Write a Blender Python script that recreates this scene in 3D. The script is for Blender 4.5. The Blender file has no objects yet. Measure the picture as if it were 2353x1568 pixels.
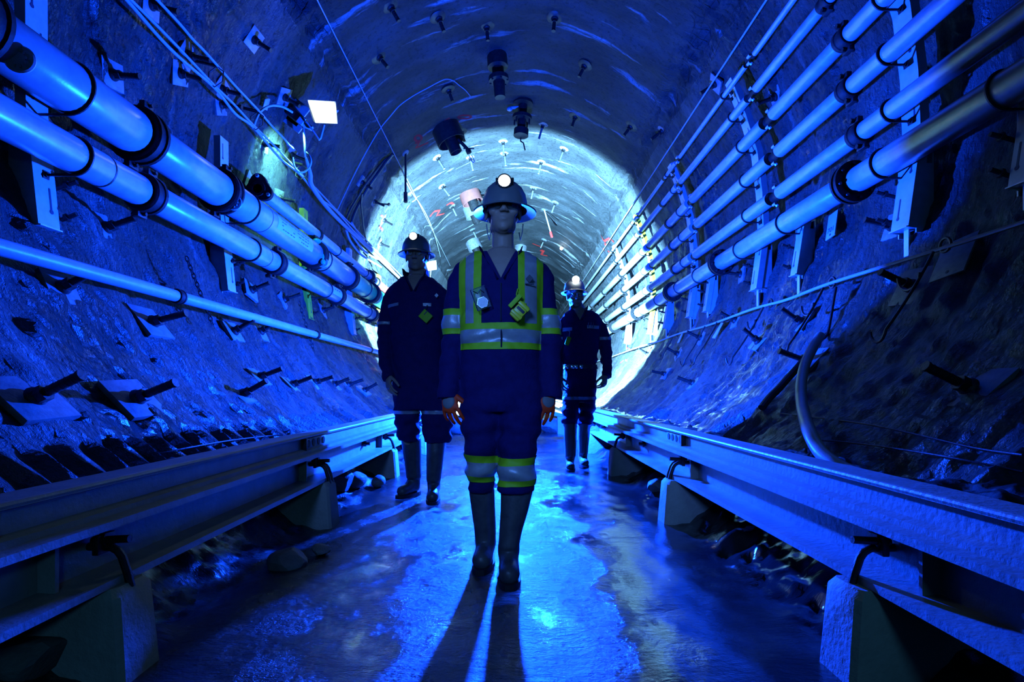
# Tunnel with three miners, lit by a blue strobe, a white strobe, a wall flood lamp, cap lamps and two added fill lights.
import bpy, bmesh, math, random
import numpy as np
from mathutils import Vector, Matrix, Euler

scene = bpy.context.scene
COL = scene.collection
PI = math.pi
F = 1240.0            # focal length in pixels of the 2353 x 1568 frame
VX, VY = 1176.5, 895.0
CZ = 0.80             # camera height
R0, ZC = 3.30, 3.14   # tunnel radius, height of its axis
random.seed(7)

def W(px, py, D):
    return Vector(((px - VX) * D / F, D, CZ - (py - VY) * D / F))

def wall_D(px, py, R=R0):
    u = (px - VX) / F; v = (VY - py) / F; h = ZC - CZ
    a = u * u + v * v; b = -2 * h * v; c = h * h - R * R
    return (-b + math.sqrt(b * b - 4 * a * c)) / (2 * a)

def on_wall(px, py, R=R0):
    D = wall_D(px, py, R)
    return W(px, py, D)

def inward(p):
    return Vector((-p.x, 0, ZC - p.z)).normalized()

# ------------------------------------------------------------------ mesh builder
class MB:
    def __init__(s):
        s.bm = bmesh.new()
    def _add(s, verts, faces):
        vs = [s.bm.verts.new(v) for v in verts]
        for f in faces:
            try: s.bm.faces.new([vs[i] for i in f])
            except ValueError: pass
        return vs
    def box(s, c, size, m=None, bev=0.0):
        c = Vector(c); hx, hy, hz = size[0]/2, size[1]/2, size[2]/2
        b2 = bmesh.new()
        bmesh.ops.create_cube(b2, size=1.0)
        for v in b2.verts: v.co = Vector((v.co.x*size[0], v.co.y*size[1], v.co.z*size[2]))
        if bev > 0:
            bmesh.ops.bevel(b2, geom=b2.edges[:], offset=bev, segments=2, affect='EDGES', profile=0.6)
        mm = (m.to_4x4() if m is not None else Matrix.Identity(4))
        for v in b2.verts: v.co = c + (mm @ v.co)
        s.merge(b2); return s
    def merge(s, b2):
        me = bpy.data.meshes.new('tmp'); b2.to_mesh(me); b2.free()
        s.bm.from_mesh(me); bpy.data.meshes.remove(me)
    def ring(s, c, ax, r, seg, ry=None, ref=None):
        ax = ax.normalized()
        ref = ref or (Vector((0, 0, 1)) if abs(ax.z) < 0.9 else Vector((1, 0, 0)))
        u = ax.cross(ref).normalized(); w = u.cross(ax).normalized()
        ry = ry if ry is not None else r
        return [c + u * (math.cos(2*PI*i/seg) * r) + w * (math.sin(2*PI*i/seg) * ry) for i in range(seg)]
    def cyl(s, p0, p1, r0, r1=None, seg=16, caps=True):
        p0 = Vector(p0); p1 = Vector(p1); r1 = r0 if r1 is None else r1
        ax = p1 - p0
        a = [s.bm.verts.new(v) for v in s.ring(p0, ax, r0, seg)]
        b = [s.bm.verts.new(v) for v in s.ring(p1, ax, r1, seg)]
        for i in range(seg):
            j = (i+1) % seg
            s.bm.faces.new((a[i], b[i], b[j], a[j]))
        if caps:
            s.bm.faces.new(a); s.bm.faces.new(b[::-1])
        return s
    def pipe(s, p0, p1, r, ri, seg=24):
        s.lathe(p0, (Vector(p1)-Vector(p0)), [(0, ri), (0, r), ((Vector(p1)-Vector(p0)).length, r), ((Vector(p1)-Vector(p0)).length, ri)], seg, closed=True)
        return s
    def lathe(s, o, ax, prof, seg=24, closed=False):
        o = Vector(o); ax = Vector(ax).normalized()
        rings = []
        for (t, r) in prof:
            if r < 1e-6: rings.append([s.bm.verts.new(o + ax*t)])
            else: rings.append([s.bm.verts.new(v) for v in s.ring(o + ax*t, ax, r, seg)])
        pairs = list(zip(rings, rings[1:]))
        if closed: pairs.append((rings[-1], rings[0]))
        for a, b in pairs:
            for i in range(seg):
                j = (i+1) % seg
                if len(a) == 1 and len(b) == 1: continue
                if len(a) == 1: f = (a[0], b[i], b[j])
                elif len(b) == 1: f = (a[i], b[0], a[j])
                else: f = (a[i], b[i], b[j], a[j])
                try: s.bm.faces.new(f)
                except ValueError: pass
        return s
    def tube(s, pts, r, seg=8, closed=False, flat=1.0):
        pts = [Vector(p) for p in pts]; n = len(pts)
        rr = r if isinstance(r, (list, tuple)) else [r]*n
        rings = []; prev = None
        for i in range(n):
            if closed: t = pts[(i+1) % n] - pts[i-1]
            else: t = pts[min(i+1, n-1)] - pts[max(i-1, 0)]
            t.normalize()
            if prev is None:
                ref = Vector((0, 0, 1)) if abs(t.z) < 0.9 else Vector((1, 0, 0))
                u = t.cross(ref).normalized()
            else:
                u = (prev - t * prev.dot(t)).normalized()
            prev = u; w = t.cross(u)
            rings.append([s.bm.verts.new(pts[i] + u*(math.cos(2*PI*k/seg)*rr[i]) + w*(math.sin(2*PI*k/seg)*rr[i]*flat)) for k in range(seg)])
        for i in range(n if closed else n-1):
            a = rings[i]; b = rings[(i+1) % n]
            for k in range(seg):
                j = (k+1) % seg
                s.bm.faces.new((a[k], a[j], b[j], b[k]))
        if not closed:
            s.bm.faces.new(rings[0][::-1]); s.bm.faces.new(rings[-1])
        return s
    def sphere(s, c, r, sc=(1, 1, 1), rot=None, sub=2):
        b2 = bmesh.new(); bmesh.ops.create_icosphere(b2, subdivisions=sub, radius=1.0)
        c = Vector(c)
        for v in b2.verts:
            q = Vector((v.co.x*r*sc[0], v.co.y*r*sc[1], v.co.z*r*sc[2]))
            if rot is not None: q = rot @ q
            v.co = c + q
        s.merge(b2); return s
    def extrude(s, prof, y0, y1):
        """closed profile in (x, z) pushed along y"""
        n = len(prof)
        a = [s.bm.verts.new((p[0], y0, p[1])) for p in prof]
        b = [s.bm.verts.new((p[0], y1, p[1])) for p in prof]
        for i in range(n):
            j = (i+1) % n
            s.bm.faces.new((a[i], a[j], b[j], b[i]))
        s.bm.faces.new(a[::-1]); s.bm.faces.new(b)
        return s
    def poly(s, pts, n, th):
        """flat outline given a thickness along n"""
        n = Vector(n).normalized(); k = len(pts)
        a = [s.bm.verts.new(Vector(p)) for p in pts]
        b = [s.bm.verts.new(Vector(p) + n*th) for p in pts]
        for i in range(k):
            j = (i+1) % k
            s.bm.faces.new((a[i], a[j], b[j], b[i]))
        s.bm.faces.new(a[::-1]); s.bm.faces.new(b)
        return s
    def loft(s, secs, seg=24, power=2.0):
        """secs: (centre, rx, ry) ellipses lying in the horizontal plane"""
        rings = []
        for c, rx, ry in secs:
            c = Vector(c); rg = []
            for i in range(seg):
                a = 2*PI*i/seg; ca, sa = math.cos(a), math.sin(a)
                e = 2.0/power
                rg.append(s.bm.verts.new(c + Vector((math.copysign(abs(ca)**e, ca)*rx, math.copysign(abs(sa)**e, sa)*ry, 0))))
            rings.append(rg)
        for a, b in zip(rings, rings[1:]):
            for i in range(seg):
                j = (i+1) % seg
                s.bm.faces.new((a[i], a[j], b[j], b[i]))
        s.bm.faces.new(rings[0][::-1]); s.bm.faces.new(rings[-1])
        return s
    def build(s, name, mat, parent=None, smooth=35, local=False):
        bmesh.ops.recalc_face_normals(s.bm, faces=s.bm.faces[:])
        me = bpy.data.meshes.new(name); s.bm.to_mesh(me); s.bm.free()
        return link(name, me, mat, parent, smooth, local)

def world_loc(o):
    v = Vector(o.location)
    while o.parent: o = o.parent; v += Vector(o.location)
    return v

def link(name, me, mat, parent=None, smooth=35, local=False, origin=None):
    o = bpy.data.objects.new(name, me); COL.objects.link(o)
    if mat is not None: me.materials.append(mat)
    if smooth:
        me.polygons.foreach_set('use_smooth', [True]*len(me.polygons))
        if smooth < 180: me.set_sharp_from_angle(angle=math.radians(smooth))
    if parent is not None:
        if not local: me.transform(Matrix.Translation(-world_loc(parent)))
        o.parent = parent
    elif not local and len(me.vertices):
        n = len(me.vertices); a = np.empty(n*3, np.float32); me.vertices.foreach_get('co', a); a = a.reshape(-1, 3)
        lo = a.min(0); hi = a.max(0)
        base = Vector(((lo[0]+hi[0])/2, (lo[1]+hi[1])/2, lo[2])).copy()
        me.transform(Matrix.Translation(-base)); o.location = base
    return o

USED = set()
def tag(o, label, cat, group=None):
    o['label'] = label; o['category'] = cat
    if group: o['group'] = group
    if label in USED and not group: print('DUP LABEL', label)
    USED.add(label)
    return o
def thing(name, label, cat, loc=(0, 0, 0), group=None):
    o = bpy.data.objects.new(name, None); COL.objects.link(o)
    o.empty_display_size = 0.1; o.location = Vector(loc)
    return tag(o, label, cat, group)
def struct(o):
    o['kind'] = 'structure'; return o
def copy_tree(o, parent=None):
    c = o.copy(); COL.objects.link(c); c.parent = parent
    for ch in list(o.children): copy_tree(ch, c)
    return c
ORD = ['nearest', 'second', 'third', 'fourth', 'fifth', 'sixth', 'seventh', 'eighth', 'ninth', 'tenth', 'eleventh', 'twelfth', 'thirteenth', 'fourteenth', 'fifteenth', 'sixteenth']

# ------------------------------------------------------------------ materials
def nmat(name):
    m = bpy.data.materials.new(name); m.use_nodes = True
    nt = m.node_tree; return m, nt, nt.nodes['Principled BSDF']
def N(nt, t, **kw):
    n = nt.nodes.new(t)
    for k, v in kw.items():
        if hasattr(n, k): setattr(n, k, v)
        else: n.inputs[k].default_value = v
    return n
def noise_fac(nt, vec, scale, detail=4, rough=0.55):
    n = N(nt, 'ShaderNodeTexNoise', noise_dimensions='3D')
    n.inputs['Scale'].default_value = scale; n.inputs['Detail'].default_value = detail; n.inputs['Roughness'].default_value = rough
    if vec is not None: nt.links.new(vec, n.inputs['Vector'])
    return n.outputs['Fac']
def ramp(nt, fac, stops):
    r = nt.nodes.new('ShaderNodeValToRGB'); nt.links.new(fac, r.inputs['Fac'])
    els = r.color_ramp.elements
    while len(els) > len(stops): els.remove(els[-1])
    while len(els) < len(stops): els.new(0.5)
    for e, (p, c) in zip(els, stops):
        e.position = p; e.color = (*c, 1) if len(c) == 3 else c
    return r.outputs['Color']
def g3(v): return (v, v, v)
def scaled(nt, src, sc):
    m = N(nt, 'ShaderNodeMapping'); m.inputs['Scale'].default_value = sc
    nt.links.new(src, m.inputs['Vector']); return m.outputs['Vector']

def mat(name, c, rough=0.5, metal=0.0, c2=None, vs=12.0, bump=0.0, bs=60.0, spec=0.5, emit=None, es=0.0, coat=0.0, lo=0.35, hi=0.7):
    m, nt, b = nmat(name)
    tc = N(nt, 'ShaderNodeTexCoord').outputs['Object']
    b.inputs['Base Color'].default_value = (*c, 1)
    b.inputs['Roughness'].default_value = rough; b.inputs['Metallic'].default_value = metal
    b.inputs['Specular IOR Level'].default_value = spec
    if coat: b.inputs['Coat Weight'].default_value = coat
    if c2 is not None:
        col = ramp(nt, noise_fac(nt, tc, vs, 5, 0.6), [(lo, c), (hi, c2)])
        nt.links.new(col, b.inputs['Base Color'])
    if bump > 0:
        bn = N(nt, 'ShaderNodeBump'); bn.inputs['Strength'].default_value = bump; bn.inputs['Distance'].default_value = 0.01
        nt.links.new(noise_fac(nt, tc, bs, 4, 0.6), bn.inputs['Height']); nt.links.new(bn.outputs['Normal'], b.inputs['Normal'])
    if emit is not None:
        b.inputs['Emission Color'].default_value = (*emit, 1); b.inputs['Emission Strength'].default_value = es
    return m

def shotcrete(name, ceil=False):
    m, nt, b = nmat(name)
    uv = N(nt, 'ShaderNodeUVMap').outputs['UV']
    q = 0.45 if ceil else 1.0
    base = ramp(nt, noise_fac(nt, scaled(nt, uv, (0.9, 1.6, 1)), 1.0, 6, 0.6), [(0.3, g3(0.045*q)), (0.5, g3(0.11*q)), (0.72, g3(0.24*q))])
    # lime streaks: along the arc on the roof, running down on the walls
    st = noise_fac(nt, scaled(nt, uv, (0.55, 3.2, 1) if ceil else (0.5, 3.5, 1)), 1.0, 5, 0.55)
    sf = ramp(nt, st, [(0.60, g3(0)), (0.68, g3(1))] if ceil else [(0.62, g3(0)), (0.75, g3(0.6))])
    mx = N(nt, 'ShaderNodeMix', data_type='RGBA')
    nt.links.new(sf, mx.inputs['Factor']); nt.links.new(base, mx.inputs[6]); mx.inputs[7].default_value = (0.62, 0.62, 0.60, 1)
    # dark aggregate specks and damp stains
    sp = ramp(nt, noise_fac(nt, scaled(nt, uv, (1, 1, 1)), 16.0, 3, 0.6), [(0.36, g3(0.25)), (0.46, g3(1))])
    mm = N(nt, 'ShaderNodeMix', data_type='RGBA', blend_type='MULTIPLY'); mm.inputs['Factor'].default_value = 0.75
    nt.links.new(mx.outputs[2], mm.inputs[6]); nt.links.new(sp, mm.inputs[7])
    nt.links.new(mm.outputs[2], b.inputs['Base Color'])
    # wet patches
    wet = ramp(nt, noise_fac(nt, scaled(nt, uv, (0.35, 0.9, 1)), 1.0, 3, 0.5), [(0.38, g3(0.55)), (0.62, g3(0.18))])
    if not ceil:
        # water seeping down one ring of the right-hand wall
        sx = N(nt, 'ShaderNodeSeparateXYZ'); nt.links.new(uv, sx.inputs[0])
        a1 = N(nt, 'ShaderNodeMath', operation='SUBTRACT'); nt.links.new(sx.outputs['Y'], a1.inputs[0]); a1.inputs[1].default_value = 5.6
        a2 = N(nt, 'ShaderNodeMath', operation='ABSOLUTE'); nt.links.new(a1.outputs[0], a2.inputs[0])
        r1 = N(nt, 'ShaderNodeMapRange'); nt.links.new(a2.outputs[0], r1.inputs['Value'])
        for k_, v_ in (('From Min', 0.75), ('From Max', 0.3), ('To Min', 0.0), ('To Max', 1.0)): r1.inputs[k_].default_value = v_
        r2 = N(nt, 'ShaderNodeMapRange'); nt.links.new(sx.outputs['X'], r2.inputs['Value'])
        for k_, v_ in (('From Min', 1.2), ('From Max', -0.8), ('To Min', 0.0), ('To Max', 1.0)): r2.inputs[k_].default_value = v_
        mk = N(nt, 'ShaderNodeMath', operation='MULTIPLY'); nt.links.new(r1.outputs[0], mk.inputs[0]); nt.links.new(r2.outputs[0], mk.inputs[1])
        wm = N(nt, 'ShaderNodeMix', data_type='RGBA'); nt.links.new(mk.outputs[0], wm.inputs['Factor']); nt.links.new(wet, wm.inputs[6]); wm.inputs[7].default_value = (0.16, 0.16, 0.16, 1)
        nt.links.new(wm.outputs[2], b.inputs['Roughness'])
        cw = N(nt, 'ShaderNodeMath', operation='MULTIPLY'); nt.links.new(mk.outputs[0], cw.inputs[0]); cw.inputs[1].default_value = 0.8
        nt.links.new(cw.outputs[0], b.inputs['Coat Weight']); b.inputs['Coat Roughness'].default_value = 0.12
    else: b.inputs['Roughness'].default_value = 0.6
    b.inputs['Specular IOR Level'].default_value = 0.35 if ceil else 0.8
    h1 = noise_fac(nt, scaled(nt, uv, (6, 22, 1) if not ceil else (5, 16, 1)), 1.0, 5, 0.65)
    h2 = noise_fac(nt, uv, 42.0, 5, 0.7)
    ad = N(nt, 'ShaderNodeMath', operation='MULTIPLY_ADD'); nt.links.new(h2, ad.inputs[0]); ad.inputs[1].default_value = 0.7; nt.links.new(h1, ad.inputs[2])
    bn = N(nt, 'ShaderNodeBump'); bn.inputs['Strength'].default_value = 1.0; bn.inputs['Distance'].default_value = 0.05 if ceil else 0.10
    nt.links.new(ad.outputs[0], bn.inputs['Height']); nt.links.new(bn.outputs['Normal'], b.inputs['Normal'])
    return m

def wet_floor(name):
    m, nt, b = nmat(name)
    uv = N(nt, 'ShaderNodeUVMap').outputs['UV']
    base = ramp(nt, noise_fac(nt, uv, 1.8, 6, 0.6), [(0.3, g3(0.02)), (0.55, g3(0.045)), (0.75, g3(0.10))])
    nt.links.new(base, b.inputs['Base Color'])
    pud = noise_fac(nt, scaled(nt, uv, (2.6, 1.5, 1)), 1.0, 5, 0.65)
    sx = N(nt, 'ShaderNodeSeparateXYZ'); nt.links.new(uv, sx.inputs[0])
    # standing water gathers along the right-hand blocks
    ex = N(nt, 'ShaderNodeMapRange'); ex.inputs['From Min'].default_value = 0.25; ex.inputs['From Max'].default_value = 0.7
    ex.inputs['To Min'].default_value = 0; ex.inputs['To Max'].default_value = 0.22
    nt.links.new(sx.outputs['X'], ex.inputs['Value'])
    ad = N(nt, 'ShaderNodeMath', operation='ADD'); nt.links.new(pud, ad.inputs[0]); nt.links.new(ex.outputs[0], ad.inputs[1])
    nt.links.new(ramp(nt, ad.outputs[0], [(0.44, g3(0.30)), (0.60, g3(0.06))]), b.inputs['Roughness'])
    b.inputs['Specular IOR Level'].default_value = 1.0
    h1 = noise_fac(nt, scaled(nt, uv, (34, 60, 1)), 1.0, 5, 0.7)
    h2 = noise_fac(nt, scaled(nt, uv, (5, 11, 1)), 1.0, 5, 0.65)
    a2 = N(nt, 'ShaderNodeMath', operation='MULTIPLY_ADD'); nt.links.new(h1, a2.inputs[0]); a2.inputs[1].default_value = 0.45; nt.links.new(h2, a2.inputs[2])
    bn = N(nt, 'ShaderNodeBump'); bn.inputs['Distance'].default_value = 0.024
    st = ramp(nt, ad.outputs[0], [(0.44, g3(1.0)), (0.64, g3(0.16))])
    nt.links.new(st, bn.inputs['Strength'])
    nt.links.new(a2.outputs[0], bn.inputs['Height']); nt.links.new(bn.outputs['Normal'], b.inputs['Normal'])
    return m

M = {}
M['wall'] = shotcrete('shotcrete_wall')
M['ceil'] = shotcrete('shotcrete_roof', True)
M['floor'] = wet_floor('wet_concrete')
M['pipe'] = mat('zinc_pipe', (0.36, 0.38, 0.40), 0.30, 0.08, (0.50, 0.52, 0.54), 9, 0.05, 90)
M['pipe_worn'] = mat('worn_pipe', (0.40, 0.42, 0.44), 0.38, 0.08, (0.60, 0.62, 0.64), 14, 0.12, 60)
M['hdpe'] = mat('dull_pipe', (0.40, 0.42, 0.45), 0.40, 0.0, (0.52, 0.54, 0.56), 8, 0.1, 40)
M['black'] = mat('black_rubber', (0.008, 0.008, 0.009), 0.65, 0.0, (0.018, 0.018, 0.02), 20, 0.3, 40, 0.25)
M['iron'] = mat('dark_iron', (0.025, 0.025, 0.028), 0.5, 0.5, (0.06, 0.055, 0.05), 20, 0.3, 60)
M['galv'] = mat('galvanised', (0.55, 0.57, 0.58), 0.42, 0.3, (0.68, 0.70, 0.70), 12, 0.05, 50)
M['plate'] = mat('plate_steel', (0.20, 0.21, 0.22), 0.5, 0.2, (0.36, 0.36, 0.36), 18, 0.2, 50)
M['rail'] = mat('rail_steel', (0.46, 0.47, 0.48), 0.45, 0.05, (0.64, 0.65, 0.65), 7, 0.25, 45)
M['concrete'] = mat('block_concrete', (0.52, 0.52, 0.50), 0.7, 0.0, (0.70, 0.70, 0.68), 6, 0.5, 35)
M['rock'] = mat('broken_rock', (0.16, 0.16, 0.16), 0.6, 0.0, (0.34, 0.33, 0.32), 8, 0.8, 25)
M['yellow'] = mat('yellow_paint', (0.80, 0.72, 0.03), 0.45, 0.0, (0.70, 0.62, 0.05), 10)
M['green'] = mat('green_paint', (0.02, 0.40, 0.22), 0.4, 0.0, (0.03, 0.50, 0.30), 10)
M['red'] = mat('red_paint', (0.80, 0.05, 0.04), 0.5, 0.0, (0.65, 0.07, 0.05), 10)
M['spray'] = mat('red_spray_paint', (0.90, 0.04, 0.03), 0.7)
M['rust'] = mat('red_oxide', (0.42, 0.12, 0.09), 0.6, 0.1, (0.30, 0.10, 0.08), 10)
M['cable'] = mat('grey_cable', (0.45, 0.46, 0.48), 0.45)
M['cable_pale'] = mat('pale_cable', (0.70, 0.70, 0.68), 0.45)
M['cable_dark'] = mat('black_cable', (0.03, 0.03, 0.035), 0.5)
M['label'] = mat('paper_label', (0.72, 0.72, 0.72), 0.5, 0, (0.80, 0.80, 0.80), 10)
M['ink'] = mat('stencil_ink', (0.03, 0.03, 0.04), 0.6)
M['navy'] = mat('navy_cloth', (0.012, 0.010, 0.115), 0.85, 0, (0.016, 0.014, 0.15), 30, 0.35, 120, 0.25)
M['navy_b'] = mat('navy_cloth_worn', (0.016, 0.016, 0.12), 0.85, 0, (0.02, 0.02, 0.16), 26, 0.35, 120, 0.25)
M['lime'] = mat('lime_tape', (0.45, 0.85, 0.02), 0.6, 0, (0.40, 0.78, 0.02), 40, 0.1, 100)
M['silver'] = mat('silver_tape', (0.42, 0.46, 0.50), 0.38, 0.2, (0.50, 0.54, 0.58), 40, 0.1, 100)
M['skin'] = mat('skin', (0.50, 0.34, 0.27), 0.5, 0, (0.56, 0.38, 0.30), 30, 0.05, 200)
M['hat'] = mat('hat_shell', (0.20, 0.23, 0.26), 0.3, 0.0, (0.23, 0.26, 0.29), 10, 0.0)
M['hat_white'] = mat('white_hat_shell', (0.60, 0.62, 0.64), 0.28)
M['boot'] = mat('rubber_boot', (0.07, 0.075, 0.085), 0.40, 0, (0.12, 0.125, 0.13), 20, 0.15, 60)
M['boot_pale'] = mat('pale_rubber_boot', (0.24, 0.25, 0.26), 0.42, 0, (0.30, 0.31, 0.32), 20, 0.15, 60)
M['sole'] = mat('boot_sole', (0.02, 0.02, 0.022), 0.6)
M['glove'] = mat('orange_glove', (1.0, 0.07, 0.012), 0.6, 0, (0.95, 0.06, 0.01), 30, 0.2, 80)
M['glove_back'] = mat('grey_glove_back', (0.22, 0.24, 0.26), 0.6)
M['hair'] = mat('dark_hair', (0.02, 0.015, 0.012), 0.5)
M['eye'] = mat('eye_white', (0.65, 0.65, 0.65), 0.2)
M['iris'] = mat('iris', (0.05, 0.04, 0.03), 0.15)
M['lamp_on'] = mat('lamp_lens', (1, 1, 1), 0.3, emit=(0.85, 0.97, 1.0), es=25.0)
M['flood_on'] = mat('flood_lens', (1, 1, 1), 0.3, emit=(0.72, 1.0, 0.95), es=10.0)
M['yellow_box'] = mat('yellow_plastic', (0.85, 0.90, 0.03), 0.35)
M['chrome'] = mat('chrome', (0.75, 0.78, 0.80), 0.12, 1.0)
M['sticker'] = mat('dark_sticker', (0.03, 0.04, 0.07), 0.5)
m, nt, b = nmat('clear_lens')
tr = N(nt, 'ShaderNodeBsdfTransparent'); tr.inputs['Color'].default_value = (0.80, 0.88, 0.95, 1)
b.inputs['Base Color'].default_value = (0.6, 0.7, 0.8, 1); b.inputs['Roughness'].default_value = 0.08
ms = N(nt, 'ShaderNodeMixShader'); ms.inputs['Fac'].default_value = 0.14
nt.links.new(tr.outputs[0], ms.inputs[1]); nt.links.new(b.outputs[0], ms.inputs[2]); nt.links.new(ms.outputs[0], nt.nodes['Material Output'].inputs['Surface'])
M['lens'] = m

# ------------------------------------------------------------------ lattice noise
def hash2(ix, iy, seed):
    h = (ix.astype(np.int64)*374761393 + iy.astype(np.int64)*668265263 + seed*1442695041) & 0xFFFFFFFF
    h = ((h ^ (h >> 13)) * 1274126177) & 0xFFFFFFFF
    h = (h ^ (h >> 16)) & 0xFFFFFF
    return h.astype(np.float64)/float(0xFFFFFF)
def vnoise(x, y, seed=0):
    x0 = np.floor(x); y0 = np.floor(y); fx = x-x0; fy = y-y0
    fx = fx*fx*(3-2*fx); fy = fy*fy*(3-2*fy)
    a = hash2(x0, y0, seed); b = hash2(x0+1, y0, seed); c = hash2(x0, y0+1, seed); d = hash2(x0+1, y0+1, seed)
    return (a*(1-fx)+b*fx)*(1-fy) + (c*(1-fx)+d*fx)*fy - 0.5
def fbm(x, y, seed=0, o=4):
    t = 0; a = 1.0
    for i in range(o):
        t = t + a*vnoise(x, y, seed+i*17); x = x*2.03+5.1; y = y*2.03+3.7; a *= 0.5
    return t
def sstep(a, b, x):
    t = np.clip((x-a)/(b-a), 0, 1); return t*t*(3-2*t)

def grid_mesh(name, P, UV):
    ny, nx, _ = P.shape
    me = bpy.data.meshes.new(name)
    idx = np.arange(ny*nx).reshape(ny, nx)
    q = np.stack([idx[:-1, :-1], idx[:-1, 1:], idx[1:, 1:], idx[1:, :-1]], -1).reshape(-1, 4)
    nf = len(q)
    me.vertices.add(ny*nx); me.vertices.foreach_set('co', P.reshape(-1).astype(np.float32))
    me.loops.add(nf*4); me.loops.foreach_set('vertex_index', q.reshape(-1).astype(np.int32))
    me.polygons.add(nf); me.polygons.foreach_set('loop_start', np.arange(0, nf*4, 4).astype(np.int32))
    uvl = me.uv_layers.new(name='UVMap')
    uvl.data.foreach_set('uv', UV.reshape(-1, 2)[q.reshape(-1)].reshape(-1).astype(np.float32))
    me.update(calc_edges=True); me.validate()
    return me

def shell_r(phi, y):
    """radius of the sprayed lining at angle phi (radians, 0 = right, 90 deg = crown)"""
    s = phi*R0; deg = np.degrees(phi)
    d = 0.10*fbm(s/1.6, y/1.7, 3, 4)
    up = sstep(25, 50, np.where(deg > 90, 180-deg, deg))       # 1 on the roof
    # roof: stepped spray passes that follow the arc
    d = d + up*(0.075*vnoise(s/3.2, y/0.42+fbm(s/1.5, y/2, 9, 2), 11) + 0.03*vnoise(s/1.1, y/0.16, 12))
    # walls: runs down the face
    d = d + (1-up)*(0.050*vnoise(s/0.9, y/0.17+0.8*fbm(s/0.8, y/0.8, 5, 2), 21) + 0.060*fbm(s/0.34, y/0.11, 23, 4))
    # rough overbreak strips either side of the crown
    e = np.exp(-((np.where(deg > 90, 180-deg, deg)-42)/3.4)**2)
    d = d + e*(0.05 + 0.16*fbm(s/0.22, y/0.26, 31, 4) + 0.08*vnoise(s/0.07, y/0.07, 33))
    # timber lagging showing at the foot
    low = sstep(-50.5, -53.0, np.where(deg > 90, 180-deg, deg))
    d = d + (0.030-0.018*up)*fbm(s/0.10, y/0.085, 51, 3)
    saw = (y/0.15 + 0.5*s) % 1.0
    pat = low*sstep(0.0, 0.15, vnoise(y/0.9, s/0.8, 41)+0.22)
    d = d*(1-0.8*pat) + pat*(0.07*np.where(saw < 0.75, saw/0.75, (1-saw)/0.25) - 0.03)
    return R0 + np.clip(d, -0.16, 0.2)

def y_rows():
    a = np.arange(-2.5, 1.0, 0.07); b = np.arange(1.0, 9.0, 0.027); c = np.arange(9.0, 18.0, 0.05); d = np.arange(18.0, 46.01, 0.16)
    return np.concatenate([a, b, c, d])

def shell(name, p0, p1, material, step=0.032):
    ph = np.linspace(math.radians(p0), math.radians(p1), int(abs(p1-p0)*PI/180*R0/step)+1)
    y = y_rows(); PH, Y = np.meshgrid(ph, y)
    r = shell_r(PH, Y)
    P = np.stack([r*np.cos(PH), Y, ZC + r*np.sin(PH)], -1)
    me = grid_mesh(name, P, np.stack([PH*R0, Y], -1))
    if True: me.flip_normals()
    o = link(name, me, material, smooth=180, local=True)
    return struct(o)
shell('wall_right', -63.5, 38.0, M['wall'])
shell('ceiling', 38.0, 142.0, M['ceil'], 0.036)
shell('wall_left', 142.0, 243.5, M['wall'])

XM = -0.07    # middle of the walkway
def floor_z(x, y):
    a = np.abs(x-XM)
    ramp_ = sstep(1.03, 1.75, a)
    z = 0.40*ramp_ + 0.012*fbm(x/0.35, y/0.5, 61, 4)*sstep(0.2, 0.8, y*0+1)
    z = z + sstep(0.98, 1.15, a)*(0.07*fbm(x/0.16, y/0.16, 63, 4)+0.03*vnoise(x/0.05, y/0.05, 64))
    z = z + 0.008*vnoise(x/0.09, y/0.14, 66) - 0.004
    far = sstep(8.55, 8.75, y)
    z = z + far*(0.03 + 0.05*fbm(x/0.4, y/0.4, 67, 4))
    return z
xs = np.arange(-2.05, 1.951, 0.022)
ys = np.concatenate([np.arange(-1.5, 0.6, 0.06), np.arange(0.6, 7.0, 0.022), np.arange(7.0, 14, 0.06), np.arange(14, 46.01, 0.2)])
X, Y = np.meshgrid(xs, ys)
fm = grid_mesh('floor', np.stack([X, Y, floor_z(X, Y)], -1), np.stack([X, Y], -1))
struct(link('floor', fm, M['floor'], smooth=180, local=True))
bw = MB(); bw.lathe((0, 45.9, ZC), (0, 1, 0), [(0, 0), (0, 3.6), (0.3, 3.6), (0.3, 0)], 48)
struct(bw.build('wall_back', M['rock']))

def hit(px, py, off=0.0):
    """point on the real lining seen at a bearing, moved off metres inward"""
    R = R0 - off
    for _ in range(4):
        D = wall_D(px, py, R); p = W(px, py, D)
        phi = math.atan2(p.z-ZC, p.x)
        if phi < -PI/2: phi += 2*PI
        R = float(shell_r(np.array([phi]), np.array([D]))[0]) - off
    return W(px, py, wall_D(px, py, R))

def frame_at(p, spin=0.0):
    n = inward(p); y = Vector((0, 1, 0)); x = y.cross(n).normalized()
    m = Matrix((x, y, n)).transposed() @ Matrix.Rotation(spin, 3, 'Z')
    m4 = m.to_4x4(); m4.translation = p
    return m4

# ------------------------------------------------------------------ pipelines
def ubolt(root, X, z, r, D, side, name='pipe_clamp'):
    b = MB(); rr = r+0.008; pts = []
    for i in range(17):
        a = -PI*0.5 + PI*i/16 if side < 0 else PI*0.5 + PI*i/16
        pts.append((X+math.cos(a)*rr, D, z+math.sin(a)*rr))
    pts = [(X+side*(r+0.07), D, pts[0][2])] + pts + [(X+side*(r+0.07), D, pts[-1][2])]
    b.tube(pts, 0.0095, 6)
    for p in (pts[0], pts[-1]):
        b.cyl((p[0]-side*0.02, D, p[2]), (p[0]+side*0.012, D, p[2]), 0.017, seg=6)
        b.box((p[0]-side*0.005, D, p[2]), (0.008, 0.045, 0.05))
    return b.build(name, M['iron'], root)

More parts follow.
